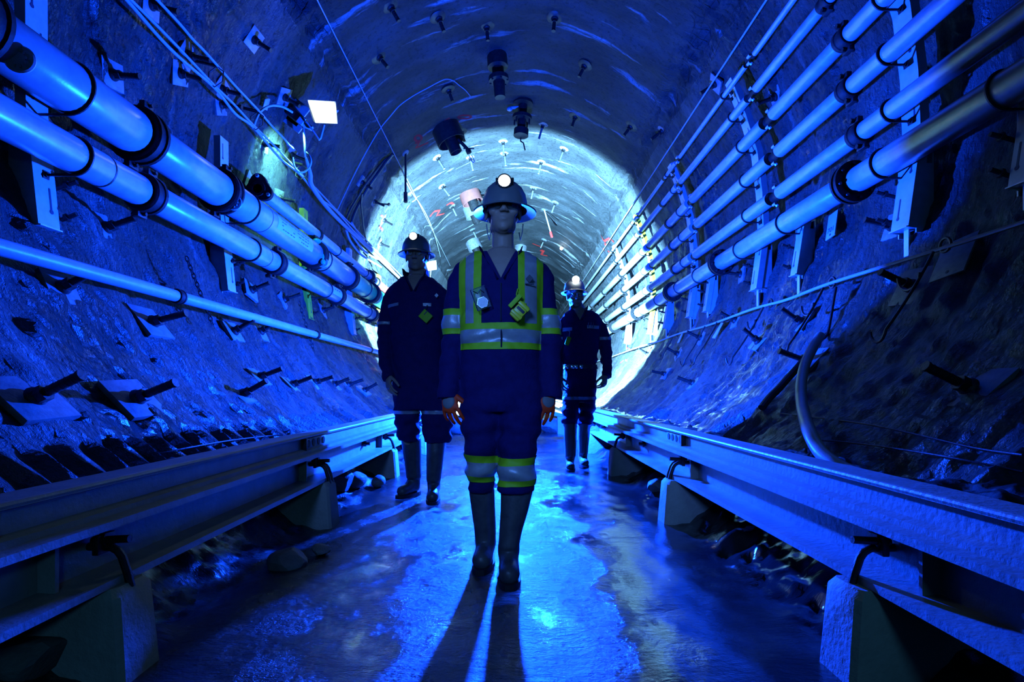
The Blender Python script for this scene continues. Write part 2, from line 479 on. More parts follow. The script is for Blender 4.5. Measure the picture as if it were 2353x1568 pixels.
def ring_coupling(root, X, z, r, D, L=0.13, m='black', pads=True):
    b = MB()
    b.lathe((X, D-L/2, z), (0, 1, 0), [(0, r*0.98), (0, r*1.2), (0.012, r*1.3), (L*0.3, r*1.3), (L*0.36, r*1.22), (L*0.64, r*1.22), (L*0.7, r*1.3), (L-0.012, r*1.3), (L, r*1.2), (L, r*0.98)], 28, True)
    c = b.build('coupling', M[m], root)
    if pads:
        for s in (1, -1):
            q = MB(); ang = 0.6*s*PI/2
            cx, cz = X + (-0.35 if X > 0 else 0.35)*s*r*1.0, z + s*r*1.38
            q.box((cx, D, cz), (0.045, L*0.8, 0.05), bev=0.008)
            q.cyl((cx-0.05, D, cz), (cx+0.05, D, cz), 0.014, seg=8)
            q.cyl((cx-0.055, D, cz), (cx-0.03, D, cz), 0.022, seg=6)
            q.build('coupling_bolt', M['iron'], c)
    return c

def pipeline(name, label, cat, X, z, r, side, cps, clamps, y0=-0.5, y1=45.0, m='pipe', sec_m=None):
    root = thing(name, label, cat, (X, y0, z))
    cps = sorted(cps); start = y0; k = 0
    for cp in cps + [(y1, 'end')]:
        D, st = cp[0], cp[1]
        e = D
        if st == 'disc': e = D-0.22
        b = MB(); mm = (sec_m or {}).get(k, m)
        b.lathe((X, start, z), (0, 1, 0), [(0, 0), (0, r*0.985), (0.004, r), (e-start-0.004, r), (e-start, r*0.985), (e-start, 0)], 28)
        b.build('pipe_section', M[mm], root)
        k += 1
        if st == 'ring': ring_coupling(root, X, z, r, D)
        elif st == 'small': ring_coupling(root, X, z, r, D, 0.07, 'black', False)
        elif st == 'disc':
            q = MB()
            q.cyl((X+side*r*0.42, e-0.10, z+r*0.15), (X+side*r*0.42, D-0.002, z+r*0.15), r*0.74, seg=20)
            c = q.build('coupling', M['black'], root)
            for s in (1, -1):
                t = MB()
                t.cyl((X, D-0.11, z+s*r*1.1), (X+side*0.02, D-0.11, z+s*r*1.5), 0.02, seg=8)
                t.cyl((X-0.015, D-0.14, z+s*r*1.25), (X-0.015, D-0.08, z+s*r*1.25), 0.016, seg=8)
                t.build('coupling_bolt', M['galv'], c)
        elif st == 'flange':
            q = MB()
            q.lathe((X, D-0.05, z), (0, 1, 0), [(0, r), (0, r*1.62), (0.034, r*1.62), (0.034, r*1.5), (0.062, r*1.5), (0.062, r*1.62), (0.085, r*1.62), (0.085, r)], 32, True)
            c = q.build('flange', M['black'], root)
            for i in range(8):
                a = 2*PI*i/8+0.2; t = MB()
                t.cyl((X+math.cos(a)*r*1.35, D-0.075, z+math.sin(a)*r*1.35), (X+math.cos(a)*r*1.35, D+0.06, z+math.sin(a)*r*1.35), 0.012, seg=6)
                t.build('flange_bolt', M['iron'], c)
        start = D
    for D in clamps: ubolt(root, X, z, r, D, side)
    return root

CLR = [4.12, 6.62, 9.05, 11.7, 14.2]
def rcp(extra=()): return [(4.58, 'ring'), (6.05, 'disc'), (8.65, 'disc'), (9.7, 'small'), (11.3, 'disc'), (13.9, 'ring'), (16.5, 'ring'), (19.1, 'ring')]
pipeline('steel_pipe', 'thinnest steel pipe, topmost of the six on the right wall', 'pipe', 2.60, 4.40, 0.030, 1, [(6.0, 'disc'), (8.57, 'disc'), (9.2, 'small'), (11.3, 'disc'), (14, 'small')], CLR)
pipeline('steel_pipe', 'slim steel pipe on the right wall, second from the top of six', 'pipe', 2.71, 4.14, 0.050, 1, [(4.66, 'ring'), (6.2, 'disc'), (8.87, 'disc'), (9.7, 'small'), (11.5, 'disc'), (14, 'small')], CLR)
pipeline('steel_pipe', 'steel pipe on the right wall, third from the top of six', 'pipe', 2.83, 3.78, 0.072, 1, rcp(), CLR)
pipeline('steel_pipe', 'steel pipe on the right wall, fourth from the top of six', 'pipe', 2.87, 3.36, 0.074, 1, [(4.6, 'ring'), (6.0, 'disc'), (8.54, 'disc'), (9.6, 'small'), (11.2, 'disc'), (13.8, 'ring'), (16.4, 'ring')], CLR)
pipeline('steel_pipe', 'steel pipe on the right wall just above the thick lowest pipe', 'pipe', 2.90, 2.93, 0.076, 1, [(4.5, 'ring'), (6.04, 'disc'), (8.7, 'disc'), (9.55, 'small'), (11.35, 'disc'), (13.9, 'ring'), (16.5, 'ring')], CLR)
pipeline('flanged_pipe', 'thick flanged steel pipe, lowest and largest of the six on the right wall', 'pipe', 2.90, 2.56, 0.108, 1, [(4.6, 'flange'), (7.5, 'flange'), (9.75, 'flange'), (12.4, 'flange'), (15.2, 'flange')], [3.17, 4.2, 5.7, 6.8, 8.35, 9.3, 10.6, 11.9, 13.2])

L1 = pipeline('steel_pipe', 'very thick steel pipe high on the left wall with a paper label', 'pipe', -2.87, 2.75, 0.165, -1, [(2.84, 'ring'), (4.15, 'ring'), (5.32, 'ring'), (7.8, 'ring'), (9.4, 'ring'), (10.9, 'ring'), (13.4, 'ring'), (15.9, 'ring')], [3.49, 5.78, 8.1, 10.4], sec_m={4: 'pipe', 5: 'green', 6: 'green'})
L2 = pipeline('steel_pipe', 'medium steel pipe running below the very thick pipe on the left wall', 'pipe', -2.76, 2.271, 0.112, -1, [(4.06, 'ring'), (6.26, 'ring'), (8.5, 'ring'), (10.6, 'ring'), (13.2, 'ring'), (15.8, 'ring')], [3.40, 5.68, 7.95, 10.2], sec_m={4: 'red'})
L4 = pipeline('plastic_pipe', 'thin dull pipe slung lowest along the left wall', 'pipe', -2.58, 1.516, 0.045, -1, [(4.17, 'small'), (7.1, 'small'), (9.8, 'small')], [], m='hdpe')
# thin bands and labels on the left pipes
for D, rt, X, z, r in ((6.12, L1, -2.87, 2.75, 0.165), (5.98, L2, -2.76, 2.271, 0.112), (3.62, L2, -2.76, 2.271, 0.112)):
    b = MB(); b.lathe((X, D-0.008, z), (0, 1, 0), [(0, r-0.002), (0, r+0.002), (0.012, r+0.002), (0.012, r-0.002)], 28, True); b.build('pipe_band', M['iron'], rt)
def wrap_label(rt, X, z, r, D0, D1, a0, a1, m, name, off=0.0022):
    b = MB(); n = 14; P = []
    for (y) in (D0, D1):
        P.append([Vector((X+math.cos(a0+(a1-a0)*i/n)*(r+off), y, z+math.sin(a0+(a1-a0)*i/n)*(r+off))) for i in range(n+1)])
    for i in range(n):
        b._add([P[0][i], P[0][i+1], P[1][i+1], P[1][i]], [(0, 1, 2, 3)])
    return b.build(name, m, rt)
lab = wrap_label(L1, -2.87, 2.75, 0.165, 6.25, 7.35, math.radians(-30), math.radians(30), M['label'], 'paper_label')
random.seed(3)
for row in range(4):
    y = 6.35
    while y < 7.2:
        w = random.uniform(0.03, 0.11)
        a = math.radians(20-13*row)
        if random.random() < 0.8: wrap_label(lab, -2.87, 2.75, 0.165, y, y+w*0.7, a-0.03, a+0.03, M['ink'], 'print_line', 0.0036)
        y += w
for (rt, X, z, r, ys_) in ((L1, -2.87, 2.75, 0.165, (6.3, 6.36, 6.44, 6.60, 6.68, 6.76, 6.9, 7.0, 7.12)), (L2, -2.76, 2.271, 0.112, (5.0, 5.1, 6.0, 6.1, 6.6, 6.68, 6.8, 6.95))):
    for y in ys_:
        wrap_label(rt, X, z, r, y, y+0.045, math.radians(44), math.radians(58), M['ink'], 'stencil_mark')
tg = wrap_label(L2, -2.76, 2.271, 0.112, 8.0, 8.42, math.radians(-25), math.radians(40), M['label'], 'paper_label')
for i in range(3): wrap_label(tg, -2.76, 2.271, 0.112, 8.06+0.1*i, 8.12+0.1*i, math.radians(10), math.radians(18), M['ink'], 'print_line', 0.0036)
# round cast tags low on the big couplings
for D in (3.02, 5.32, 7.8):
    b = MB(); c = Vector((-2.73, D-0.02, 2.63))
    b.lathe(c, (0.25, -1, 0), [(0, 0), (0, 0.074), (0.012, 0.078), (0.020, 0.070), (0.016, 0.064), (0.016, 0)], 28)
    for i in range(10):
        a = 2*PI*i/10; b.box(c+Vector((math.cos(a)*0.045, -0.02, math.sin(a)*0.045)), (0.01, 0.008, 0.016))
    b.build('coupling_tag', M['galv'], L1)
b = MB(); b.sphere((-2.79, 7.72, 2.92), 0.05, (1.2, 1.4, 0.8)); b.sphere((-2.74, 7.80, 2.84), 0.05, (0.8, 1.2, 1.3)); b.sphere((-2.72, 7.78, 2.70), 0.055, (0.8, 1.2, 1.4)); b.sphere((-2.70, 7.7, 2.62), 0.04)
tag(b.build('rag', M['green']), 'green rag wrapped round a coupling of the very thick left pipe', 'rag')
# blind flange pipe
FD = 6.2; fx, fz, fr = -2.90, 3.09, 0.078
fp = pipeline('flanged_pipe', 'pipe on the left wall with a black three-bolt end flange facing out', 'pipe', fx, fz, fr, -1, [(8.0, 'small'), (11.5, 'small')], [8.9, 10.6], y0=FD, m='pipe_worn', sec_m={2: 'red'})
b = MB(); pts = []
for i in range(48):
    a = 2*PI*i/48+PI/2
    rr = 0.150+0.026*math.cos(3*(a-PI/2))
    pts.append((fx+math.cos(a)*rr, FD-0.05, fz+math.sin(a)*rr))
b.poly(pts, (0, 1, 0), 0.05); b.lathe((fx, FD-0.056, fz), (0, 1, 0), [(0.006, 0), (0.006, 0.05), (0, 0.055), (0, 0.085), (0.006, 0.09)], 28)
fl = b.build('end_flange', M['black'], fp)
for i in range(3):
    a = 2*PI*i/3+PI/2; q = MB()
    q.cyl((fx+math.cos(a)*0.145, FD-0.075, fz+math.sin(a)*0.145), (fx+math.cos(a)*0.145, FD-0.045, fz+math.sin(a)*0.145), 0.020, seg=6)
    q.build('flange_bolt', M['galv'], fl)
q = MB(); q.lathe((fx, 10.9, fz), (0, 1, 0), [(0, fr), (0, fr*1.7), (0.06, fr*1.7), (0.06, fr)], 24, True); q.build('joint_ring', M['iron'], fp)
# chain slings on the thin pipe
def chain(name, label, p0, p1, n):
    b = MB(); p0 = Vector(p0); p1 = Vector(p1)
    for i in range(n):
        c = p0.lerp(p1, (i+0.5)/n); L = (p1-p0).length/n*0.72
        ax = (p1-p0).normalized(); sd = Vector((0, 1, 0)) if i % 2 else ax.cross(Vector((0, 1, 0))).normalized()
        b.tube([c+ax*math.cos(t*PI/5)*L+sd*math.sin(t*PI/5)*L*0.5 for t in range(10)], 0.0045, 5, True)
    tag(b.build(name, M['iron']), label, 'chain')
chain('chain', 'dark chain hanging the thin low pipe near the camera on the left wall', (-2.83, 4.69, 1.95), (-2.60, 4.69, 1.36), 16)
chain('chain', 'dark chain holding the thin low pipe farther along the left wall', (-2.80, 7.1, 1.95), (-2.60, 7.1, 1.30), 14)

# ------------------------------------------------------------------ slotted supports
def channel_sweep(b, line, D, w=0.16, dep=0.07, t=0.008):
    """C section whose web looks into the tunnel, bent along line (x, z)"""
    side = 1 if line[0][0] > 0 else -1
    n = len(line); rings = []
    prof = [(-w/2, 0), (w/2, 0), (w/2, dep), (w/2-t, dep), (w/2-t, t), (-w/2+t, t), (-w/2+t, dep), (-w/2, dep)]
    for i, (x, z) in enumerate(line):
        a = Vector(line[max(i-1, 0)]); c = Vector(line[min(i+1, n-1)])
        d = (c-a).normalized(); nrm = Vector((d.y, -d.x))
        if nrm.x*side < 0: nrm = -nrm
        rings.append([b.bm.verts.new((x+nrm.x*q, D+p, z+nrm.y*q)) for p, q in prof])
    for a, c in zip(rings, rings[1:]):
        for k in range(8):
            j = (k+1) % 8; b.bm.faces.new((a[k], a[j], c[j], c[k]))
    b.bm.faces.new(rings[0][::-1]); b.bm.faces.new(rings[-1])
def support(name, label, line, D, w, m='galv', back=True, slots=True, rods=True):
    side = 1 if line[0][0] > 0 else -1
    lo = min(line, key=lambda p: p[1])
    root = thing(name, label, 'bracket', (lo[0], D, lo[1]))
    b = MB(); channel_sweep(b, line, D, w); ch = b.build('channel', M[m], root, 20)
    if slots:
        for (a, c) in zip(line, line[1:]):
            a = Vector(a); c = Vector(c); L = (c-a).length; d = (c-a)/L
            nrm = Vector((d.y, -d.x)); nrm = nrm if nrm.x*side < 0 else -nrm
            k = max(1, int(L/0.28))
            for i in range(k):
                q = MB(); p = a+d*(L*(i+0.5)/k)+nrm*0.0005
                up = Vector((d.x, 0, d.y)); nn = Vector((nrm.x, 0, nrm.y))
                s_ = (0.028 if i % 2 else -0.034)*(w/0.16)
                c0 = Vector((p.x, D+s_, p.y))
                hw = 0.007; hl = 0.075
                out = [c0+Vector((0, hw*math.cos(t), 0))+up*(hw*math.sin(t)+(hl if math.sin(t) >= 0 else -hl)) for t in [2*PI*j/16 for j in range(16)]]
                q.poly(out, nn, 0.0015)
                q.cyl(c0+up*hl-nn*0.001, c0+up*hl+nn*0.0016, 0.015, seg=12)
                q.build('slot', M['sticker'], ch)
    # foot plate at the lower end, anchors into the lining
    x, z = lo
    q = MB(); q.box((x+side*0.05, D, z+0.004), (0.13, w*1.02, 0.008)); q.build('end_plate', M[m], root)
    if back:
        q = MB(); q.box((x+side*0.19, D+0.01, z+0.26), (0.012, w*1.05, 0.60)); q.box((x+side*0.13, D+0.01+w*0.5, z+0.26), (0.12, 0.01, 0.60)); q.box((x+side*0.13, D+0.01-w*0.5, z+0.22), (0.13, 0.01, 0.52))
        q.build('back_channel', M['galv'], root)
        q = MB(); q.box((x+side*0.06, D, z-0.10), (0.012, 0.05, 0.20)); q.box((x+side*0.09, D+0.02, z-0.09), (0.07, 0.01, 0.12)); q.build('hanger_strap', M['galv'], root)
    if rods:
        for zz in (z+0.12, z+0.34):
            p = Vector((x, D+w*0.9, zz)); nrm = inward(p)
            q = MB(); q.cyl(p+nrm*0.06, p-nrm*0.42, 0.015, seg=8); q.cyl(p+nrm*0.0, p-nrm*0.02, 0.028, seg=6); q.build('anchor_rod', M['iron'], root)
    return root
RL = [(2.66, 4.60), (2.84, 4.16), (2.985, 3.70), (3.045, 3.20), (3.065, 2.70), (2.97, 2.02)]
RS = [(3.085, 2.74), (2.97, 2.00)]
for i, D in enumerate((4.14, 6.65, 9.15, 11.8, 14.3)):
    ylw = i == 3
    support('pipe_support', ('yellow' if ylw else 'grey galvanised') + ' slotted channel behind all six right pipes, ' + ORD[i] + ' from the camera', RL, D, 0.17 if i else 0.19, 'yellow' if ylw else 'galv')
for i, D in enumerate((3.17, 5.7, 8.35, 10.6)):
    support('pipe_bracket', 'short galvanised bracket under the thick right pipe, ' + ORD[i] + ' from the camera', RS, D, 0.13)
LL = [(-3.075, 3.48), (-3.07, 2.6), (-2.99, 1.84)]
for i, D in enumerate((3.49, 5.77, 8.05, 10.3, 12.6)):
    ylw = i in (2, 4)
    support('pipe_support', ('yellow' if ylw else 'grey galvanised') + ' slotted channel behind the left pipes, ' + ORD[i] + ' from the camera', LL, D, 0.165, 'yellow' if ylw else 'galv')

# ------------------------------------------------------------------ beams on concrete blocks
def isec(a, b_, w0, w1, z0, z1, tf, f):
    p = [(a, z0), (b_, z0), (b_, z0+tf), (w1, z0+tf+0.008), (w1, z1-tf-0.008), (b_, z1-tf), (b_, z1), (a, z1), (a, z1-tf), (w0, z1-tf-0.008), (w0, z0+tf+0.008), (a, z0+tf)]
    return [(f(x), z) for x, z in p]
BL = {1: (1.52, 3.28, 5.05, 6.80, 8.55, 10.3), -1: (1.53, 3.20, 4.96, 6.72, 8.48, 10.2)}
for side, word in ((1, 'right'), (-1, 'left')):
    f = (lambda x: x) if side > 0 else (lambda x: -(x+0.125))
    rt = thing('steel_rail', 'long double steel beam raised on blocks along the %s edge of the walkway' % word, 'rail', (f(1.08), 1.0, 0.255))
    b = MB(); b.extrude(isec(0.97, 1.22, 1.075, 1.095, 0.256, 0.438, 0.021, f), -0.6, 26); b.build('lower_beam', M['rail'], rt, 20)
    b = MB(); b.extrude(isec(1.025, 1.14, 1.055, 1.075, 0.438, 0.542, 0.016, f), -0.6, 26)
    b.cyl((f(1.03), -0.6, 0.535), (f(1.03), 26, 0.535), 0.0085, seg=8); b.build('upper_beam', M['rail'], rt, 20)
    Ds = (3.47,) if side > 0 else (3.22,)
    for D in Ds + (8.7,):
        b = MB(); b.box((f(1.050), D, 0.488), (0.012, 0.34, 0.058), bev=0.003); pl = b.build('splice_plate', M['rail'], rt)
        for i in range(4):
            q = MB(); x0 = f(1.0425)
            q.poly([(x0, D-0.12+0.08*i+0.022*math.cos(t*PI/8), 0.488+0.022*math.sin(t*PI/8)) for t in range(16)], (-side, 0, 0), 0.002); q.build('bolt_hole', M['black'], pl)
        q = MB(); q.box((f(1.05), D-0.19, 0.488), (0.05, 0.02, 0.07)); q.build('stop_plate', M['iron'], rt)
    for D in BL[side]:
        q = MB(); q.box((f(1.055), D-0.16, 0.345), (0.05, 0.012, 0.125)); q.build('web_stiffener', M['rail'], rt)
    for D in (4.35, 6.2):
        q = MB(); q.cyl((f(1.075), D, 0.36), (f(1.02), D, 0.36), 0.012, seg=8); q.cyl((f(1.07), D, 0.36), (f(1.05), D, 0.36), 0.024, seg=6); q.build('stud_bolt', M['iron'], rt)
    for i, D in enumerate(BL[side]):
        xi = 0.925 if side > 0 else 0.94
        th = 0.155
        b2 = MB()
        for (x0, x1, z) in ((xi-0.02, xi+0.66, -0.03), (xi, xi+0.50, 0.225), (xi+0.012, xi+0.46, 0.255)):
            pass
        secs = [(-0.03, xi-0.022, xi+0.66, th/2+0.008), (0.10, xi-0.012, xi+0.58, th/2+0.004), (0.232, xi, xi+0.50, th/2), (0.255, xi+0.016, xi+0.48, th/2-0.014)]
        rings = []
        for z, a, c, h in secs:
            rings.append([b2.bm.verts.new((f(x), D+y, z)) for x, y in ((a+0.012, -h), (c, -h), (c, h), (a+0.012, h), (a, h-0.016), (a, -h+0.016))])
        for r1, r2 in zip(rings, rings[1:]):
            for k in range(6): b2.bm.faces.new((r1[k], r1[(k+1) % 6], r2[(k+1) % 6], r2[k]))
        b2.bm.faces.new(rings[0][::-1]); b2.bm.faces.new(rings[-1])
        tag(b2.build('concrete_block', M['concrete'], smooth=30), 'grey concrete block under the %s beam, %s from the camera' % (word, ORD[i]), 'block', None)
        t = thing('hold_down_bolt', 'bent iron hold-down bar on the %s beam above the %s block from the camera' % (word, ORD[i]), 'clamp', (f(0.96), D, 0.25))
        for k, dy in enumerate((0.0, 0.045) if i == 1 else (0.0,)):
            q = MB(); q.tube([(f(0.955), D+dy, 0.24), (f(0.965), D+dy, 0.28), (f(0.98), D+dy, 0.325), (f(0.992), D+dy, 0.342), (f(1.01), D+dy, 0.352), (f(1.075), D+dy, 0.354)], 0.0115, 10); q.build('bent_bar', M['iron'], t)
        q = MB(); q.cyl((f(0.955), D-0.005, 0.378), (f(1.06), D-0.005, 0.372), 0.011, seg=10); q.build('tie_rod', M['iron'], t)
        q = MB(); q.box((f(1.035), D+0.005, 0.363), (0.018, 0.07, 0.055), bev=0.004); q.cyl((f(1.02), D, 0.374), (f(1.036), D, 0.374), 0.022, seg=6); q.build('clamp_plate', M['iron'], t)

# ------------------------------------------------------------------ rock bolts
def bolt_proto(round_plate, rod_r, rod_l, half, pale=False):
    r = thing('rock_bolt', 'proto', 'rock bolt')
    b = MB()
    if round_plate:
        b.lathe((0, 0, -0.03), (0, 0, 1), [(0, half), (0.03, half), (0.04, half*0.9), (0.055, half*0.3), (0.06, 0)], 20)
    else:
        b.box((0, 0, 0.0), (2*half, 2*half, 0.032), bev=0.003)
    b.build('face_plate', M['iron' if round_plate and not pale else 'plate'], r, local=True)
    q = MB(); q.cyl((0, 0, 0.0), (0, 0, rod_l), rod_r, seg=12); q.lathe((0, 0, rod_l-0.012), (0, 0, 1), [(0, rod_r*0.9), (0, rod_r*1.15), (0.016, rod_r*1.15), (0.016, 0)], 12)
    for i in range(5): q.lathe((0, 0, rod_l*(0.35+0.12*i)), (0, 0, 1), [(0, rod_r), (0.006, rod_r*1.08), (0.012, rod_r)], 10)
    q.build('bolt_shank', M['plate' if pale else 'iron'], r, local=True)
    q = MB(); q.lathe((0, 0, 0.018), (0, 0, 1), [(0, rod_r*2.2), (0.014, rod_r*2.1), (0.028, rod_r*1.6)], 16); q.cyl((0, 0, 0.04), (0, 0, 0.085), rod_r*1.75, seg=6); q.build('nut', M['iron'], r, local=True)
    return r
PROT = {}
def rock_bolt(kind, px, py, label, spin=0.0, tilt=(0, 0)):
    p = hit(px, py)
    if kind not in PROT:
        PROT[kind] = bolt_proto(*{'big': (False, 0.024, 0.27, 0.145), 'sq': (False, 0.022, 0.24, 0.11), 'rd': (True, 0.026, 0.22, 0.13), 'rds': (True, 0.022, 0.30, 0.11, True)}[kind]); o = PROT[kind]
    else: o = copy_tree(PROT[kind])
    low = p.z < 1.3 and kind in ('big', 'sq')
    if low: spin = 0
    for ch in o.children: ch.rotation_euler = (0, 0, 0)
    o.matrix_world = frame_at(p, spin) @ Euler((tilt[0], tilt[1], 0)).to_matrix().to_4x4()
    if low:
        for ch in o.children:
            if not ch.name.startswith('face_plate'): ch.rotation_euler = (0, 0.40 if p.x < 0 else -0.40, 0)
    tag(o, label, 'rock bolt'); return o
for k, (kind, px, py, lab_) in enumerate([
    ('big', 72, 918, 'rock bolt with large square plate nearest the camera at the foot of the left wall'),
    ('big', 308, 918, 'rock bolt with square plate low on the left wall, second in the bottom row'),
    ('sq', 556, 908, 'rock bolt low on the left wall, third in the bottom row'),
    ('sq', 594, 868, 'rock bolt low on the left wall, fourth in the bottom row'),
    ('sq', 668, 886, 'rock bolt low on the left wall, fifth in the bottom row'),
    ('sq', 722, 880, 'rock bolt low on the left wall, sixth in the bottom row'),
    ('sq', 765, 885, 'rock bolt low on the left wall, seventh in the bottom row'),
    ('sq', 797, 886, 'rock bolt low on the left wall, eighth in the bottom row'),
    ('sq', 835, 899, 'rock bolt low on the left wall, ninth in the bottom row'),
    ('big', 345, 742, 'rock bolt with square plate just below the thin left pipe, in front of it'),
    ('sq', 240, 525, 'rock bolt with square plate between the medium and the thin left pipes, nearest the camera'),
    ('sq', 138, 664, 'rock bolt under the thin left pipe, nearest the camera'),
    ('sq', 535, 764, 'rock bolt under the thin left pipe, right below its chain'),
    ('sq', 596, 764, 'rock bolt under the thin left pipe, one past its chain'),
    ('sq', 575, 668, 'rock bolt between the medium and the thin left pipes beside the second support'),
    ('sq', 650, 690, 'rock bolt above the thin left pipe past the second support'),
    ('sq', 740, 715, 'rock bolt above the thin left pipe near its far clamp'),
    ('sq', 582, 90, 'rock bolt with square plate high on the left wall above the cables'),
    ('sq', 428, 126, 'rock bolt plate between the two cable runs high on the left wall'),
    ('sq', 256, 172, 'rock bolt with square plate just above the very thick left pipe, nearest the camera'),
    ('sq', 412, 168, 'rock bolt plate touching the lower cable run on the left wall'),
    ('sq', 508, 205, 'rock bolt carrying a cable ring on the left wall below the flood lamp, nearer one'),
    ('sq', 505, 240, 'rock bolt plate behind the sagging lower cable on the left wall'),
    ('sq', 652, 222, 'rock bolt with square plate just left of the lit flood lamp'),
    ('sq', 604, 330, 'rock bolt with square plate below the flood lamp with its shank sideways'),
    ('sq', 668, 356, 'rock bolt with square plate below the flood lamp near the cable loop'),
    ('sq', 345, 10, 'rock bolt at the top left edge where the cable passes'),
    ('sq', 640, 455, 'rock bolt plate between the flanged pipe and the very thick left pipe'),
    ('sq', 572, 420, 'rusty rock bolt plate beside the black end flange'),
    ('sq', 830, 418, 'rock bolt plate in the dark on the left wall beyond the flood lamp'),
    ('sq', 858, 462, 'rock bolt in the bright light at the left edge of the lit roof'),
    ('sq', 880, 505, 'rock bolt in the bright light above the left man, higher of two'),
    ('sq', 872, 560, 'rock bolt in the bright light above the left man, lower of two'),
    ('big', 1858, 832, 'rock bolt with square plate behind the hanging grey hose on the right wall'),
    ('big', 2235, 895, 'large dark square rock bolt plate nearest the camera at the foot of the right wall'),
    ('sq', 1842, 742, 'rock bolt with square plate under the sagging right cable above the hose'),
    ('sq', 1745, 787, 'rock bolt on the wet streak of the right wall'),
    ('sq', 1596, 882, 'rock bolt low on the right wall beyond the wet streak'),
    ('sq', 1692, 738, 'rock bolt with a long shank just under the right cable'),
    ('sq', 1612, 778, 'rock bolt under the right cable beside two hooks'),
    ('big', 2098, 660, 'tilted square rock bolt plate in the dark part of the right wall'),
    ('sq', 2055, 520, 'rock bolt just under the thick right pipe beside the nearest support'),
    ('sq', 1705, 632, 'rock bolt under the thick right pipe beside the second support'),
    ('sq', 1560, 815, 'rock bolt low on the right wall, small and far, left of the wet streak'),
    ('sq', 1490, 815, 'rock bolt low on the right wall, higher of two where the white light begins'),
    ('sq', 1530, 860, 'rock bolt low on the right wall, lower of two where the white light begins'),
    ('sq', 1645, 192, 'rock bolt plate above the topmost right pipe near the second support'),
    ('sq', 1785, 222, 'rock bolt plate between the third and fourth right pipes'),
    ('sq', 1523, 300, 'rock bolt plate near the overhead wire on the right'),
    ('rd', 896, 14, 'round-plated roof bolt at the top edge of the picture, left one'),
    ('rd', 1007, 40, 'round-plated roof bolt at the top edge of the picture, right of the first'),
    ('rd', 1030, 206, 'round-plated roof bolt under the looping thin roof cable'),
    ('rd', 1275, 40, 'round-plated roof bolt in the dark roof above the woman, top'),
    ('rd', 1344, 150, 'round-plated roof bolt in the dark roof to the right of the black valve'),
    ('rd', 1322, 268, 'round-plated roof bolt where the white light begins, right of the flanged valve'),
    ('rds', 1248, 286, 'slim roof bolt next to the flanged roof valve'),
    ('rd', 1060, 303, 'roof bolt just to the right of the big dark roof collar'),
    ('rds', 1156, 325, 'slim roof bolt in the white light above the leading lamp, higher of two'),
    ('rds', 1159, 352, 'slim roof bolt in the white light above the leading lamp, lower of two'),
    ('rds', 1080, 362, 'slim roof bolt in the white light right below the big dark roof collar'),
    ('rds', 1296, 342, 'slim roof bolt in the white light to the upper right of the leading hat'),
    ('rds', 1244, 372, 'slim roof bolt in the white light close above the leading hat on the right'),
    ('rds', 1016, 428, 'slim roof bolt in the white light left of the leading hat'),
    ('rds', 1004, 362, 'slim roof bolt in the white light at the left below the big dark roof collar'),
    ('rds', 1226, 432, 'slim roof bolt in the white light right beside the leading lamp'),
    ('rds', 1276, 466, 'slim roof bolt in the white light to the right of the leading hat'),
    ('rds', 1086, 528, 'small roof bolt to the left of the leading neck'),
    ('rds', 1250, 552, 'small roof bolt to the right of the leading neck'),
    ('rds', 1038, 474, 'small roof bolt left of the leading brim'),
    ('rd', 1450, 290, 'round-plated roof bolt on the dark right shoulder of the roof'),
    ('rd', 870, 130, 'round-plated roof bolt on the dark left shoulder of the roof'),
    ('rd', 1118, 60, 'round-plated roof bolt in the middle of the dark roof near the top edge'),
    ]):
    random.seed(k)
    rock_bolt(kind, px, py, lab_, random.uniform(-0.5, 0.5) if kind in ('sq', 'big') else 0, (random.uniform(-0.1, 0.1), random.uniform(-0.1, 0.1)))

# hanging plates on the right wall
def wall_plate(px, py, w, h, label, spin, m='plate', hole=True):
    p = hit(px, py, 0.05)
    t = thing('steel_plate', label, 'plate', p)
    b = MB(); b.box((0, 0, 0), (h, w, 0.012), bev=0.003); pl = b.build('sheet', M[m], t, local=True)
    if hole:
        q = MB(); q.cyl((-h*0.38, 0, -0.008), (-h*0.38, 0, 0.0085), 0.012, seg=12); q.build('hole', M['sticker'], t, local=True)
    t.matrix_world = frame_at(p, spin); return t
pl = wall_plate(1912, 518, 0.15, 0.27, 'small square steel tag with faint numerals hanging under the thick right pipe', 0.15, 'galv')
wall_plate(2192, 592, 0.27, 0.30, 'large square steel plate on the right wall behind a hook', 0.12)
wall_plate(1650, 760, 0.12, 0.24, 'narrow steel plate on the right wall behind the cable and a hook', -0.15, 'galv', False)
wall_plate(1564, 775, 0.09, 0.22, 'small pale plate hung on the right cable far along', 0.2, 'galv', False)
wall_plate(612, 238, 0.10, 0.14, 'small pale plate on the left wall behind the upper cable', 0.2, 'galv', False)

def text_part(s, parent, mtx, size, m, name):
    cu = bpy.data.curves.new(name, 'FONT'); cu.body = s; cu.size = size; cu.align_x = 'CENTER'; cu.align_y = 'CENTER'; cu.extrude = 0.0008
    o = bpy.data.objects.new(name, cu); COL.objects.link(o); bpy.context.view_layer.update()
    dg = bpy.context.evaluated_depsgraph_get(); me = bpy.data.meshes.new_from_object(o.evaluated_get(dg)); bpy.data.objects.remove(o)
    me.transform(mtx); me.name = name
    return link(name, me, m, parent, 0, local=True)
text_part('701', pl, Matrix.Translation((-0.05, 0, 0.0068)) @ Matrix.Rotation(-PI/2, 4, 'Z'), 0.075, M['ink'], 'stencilled_number')

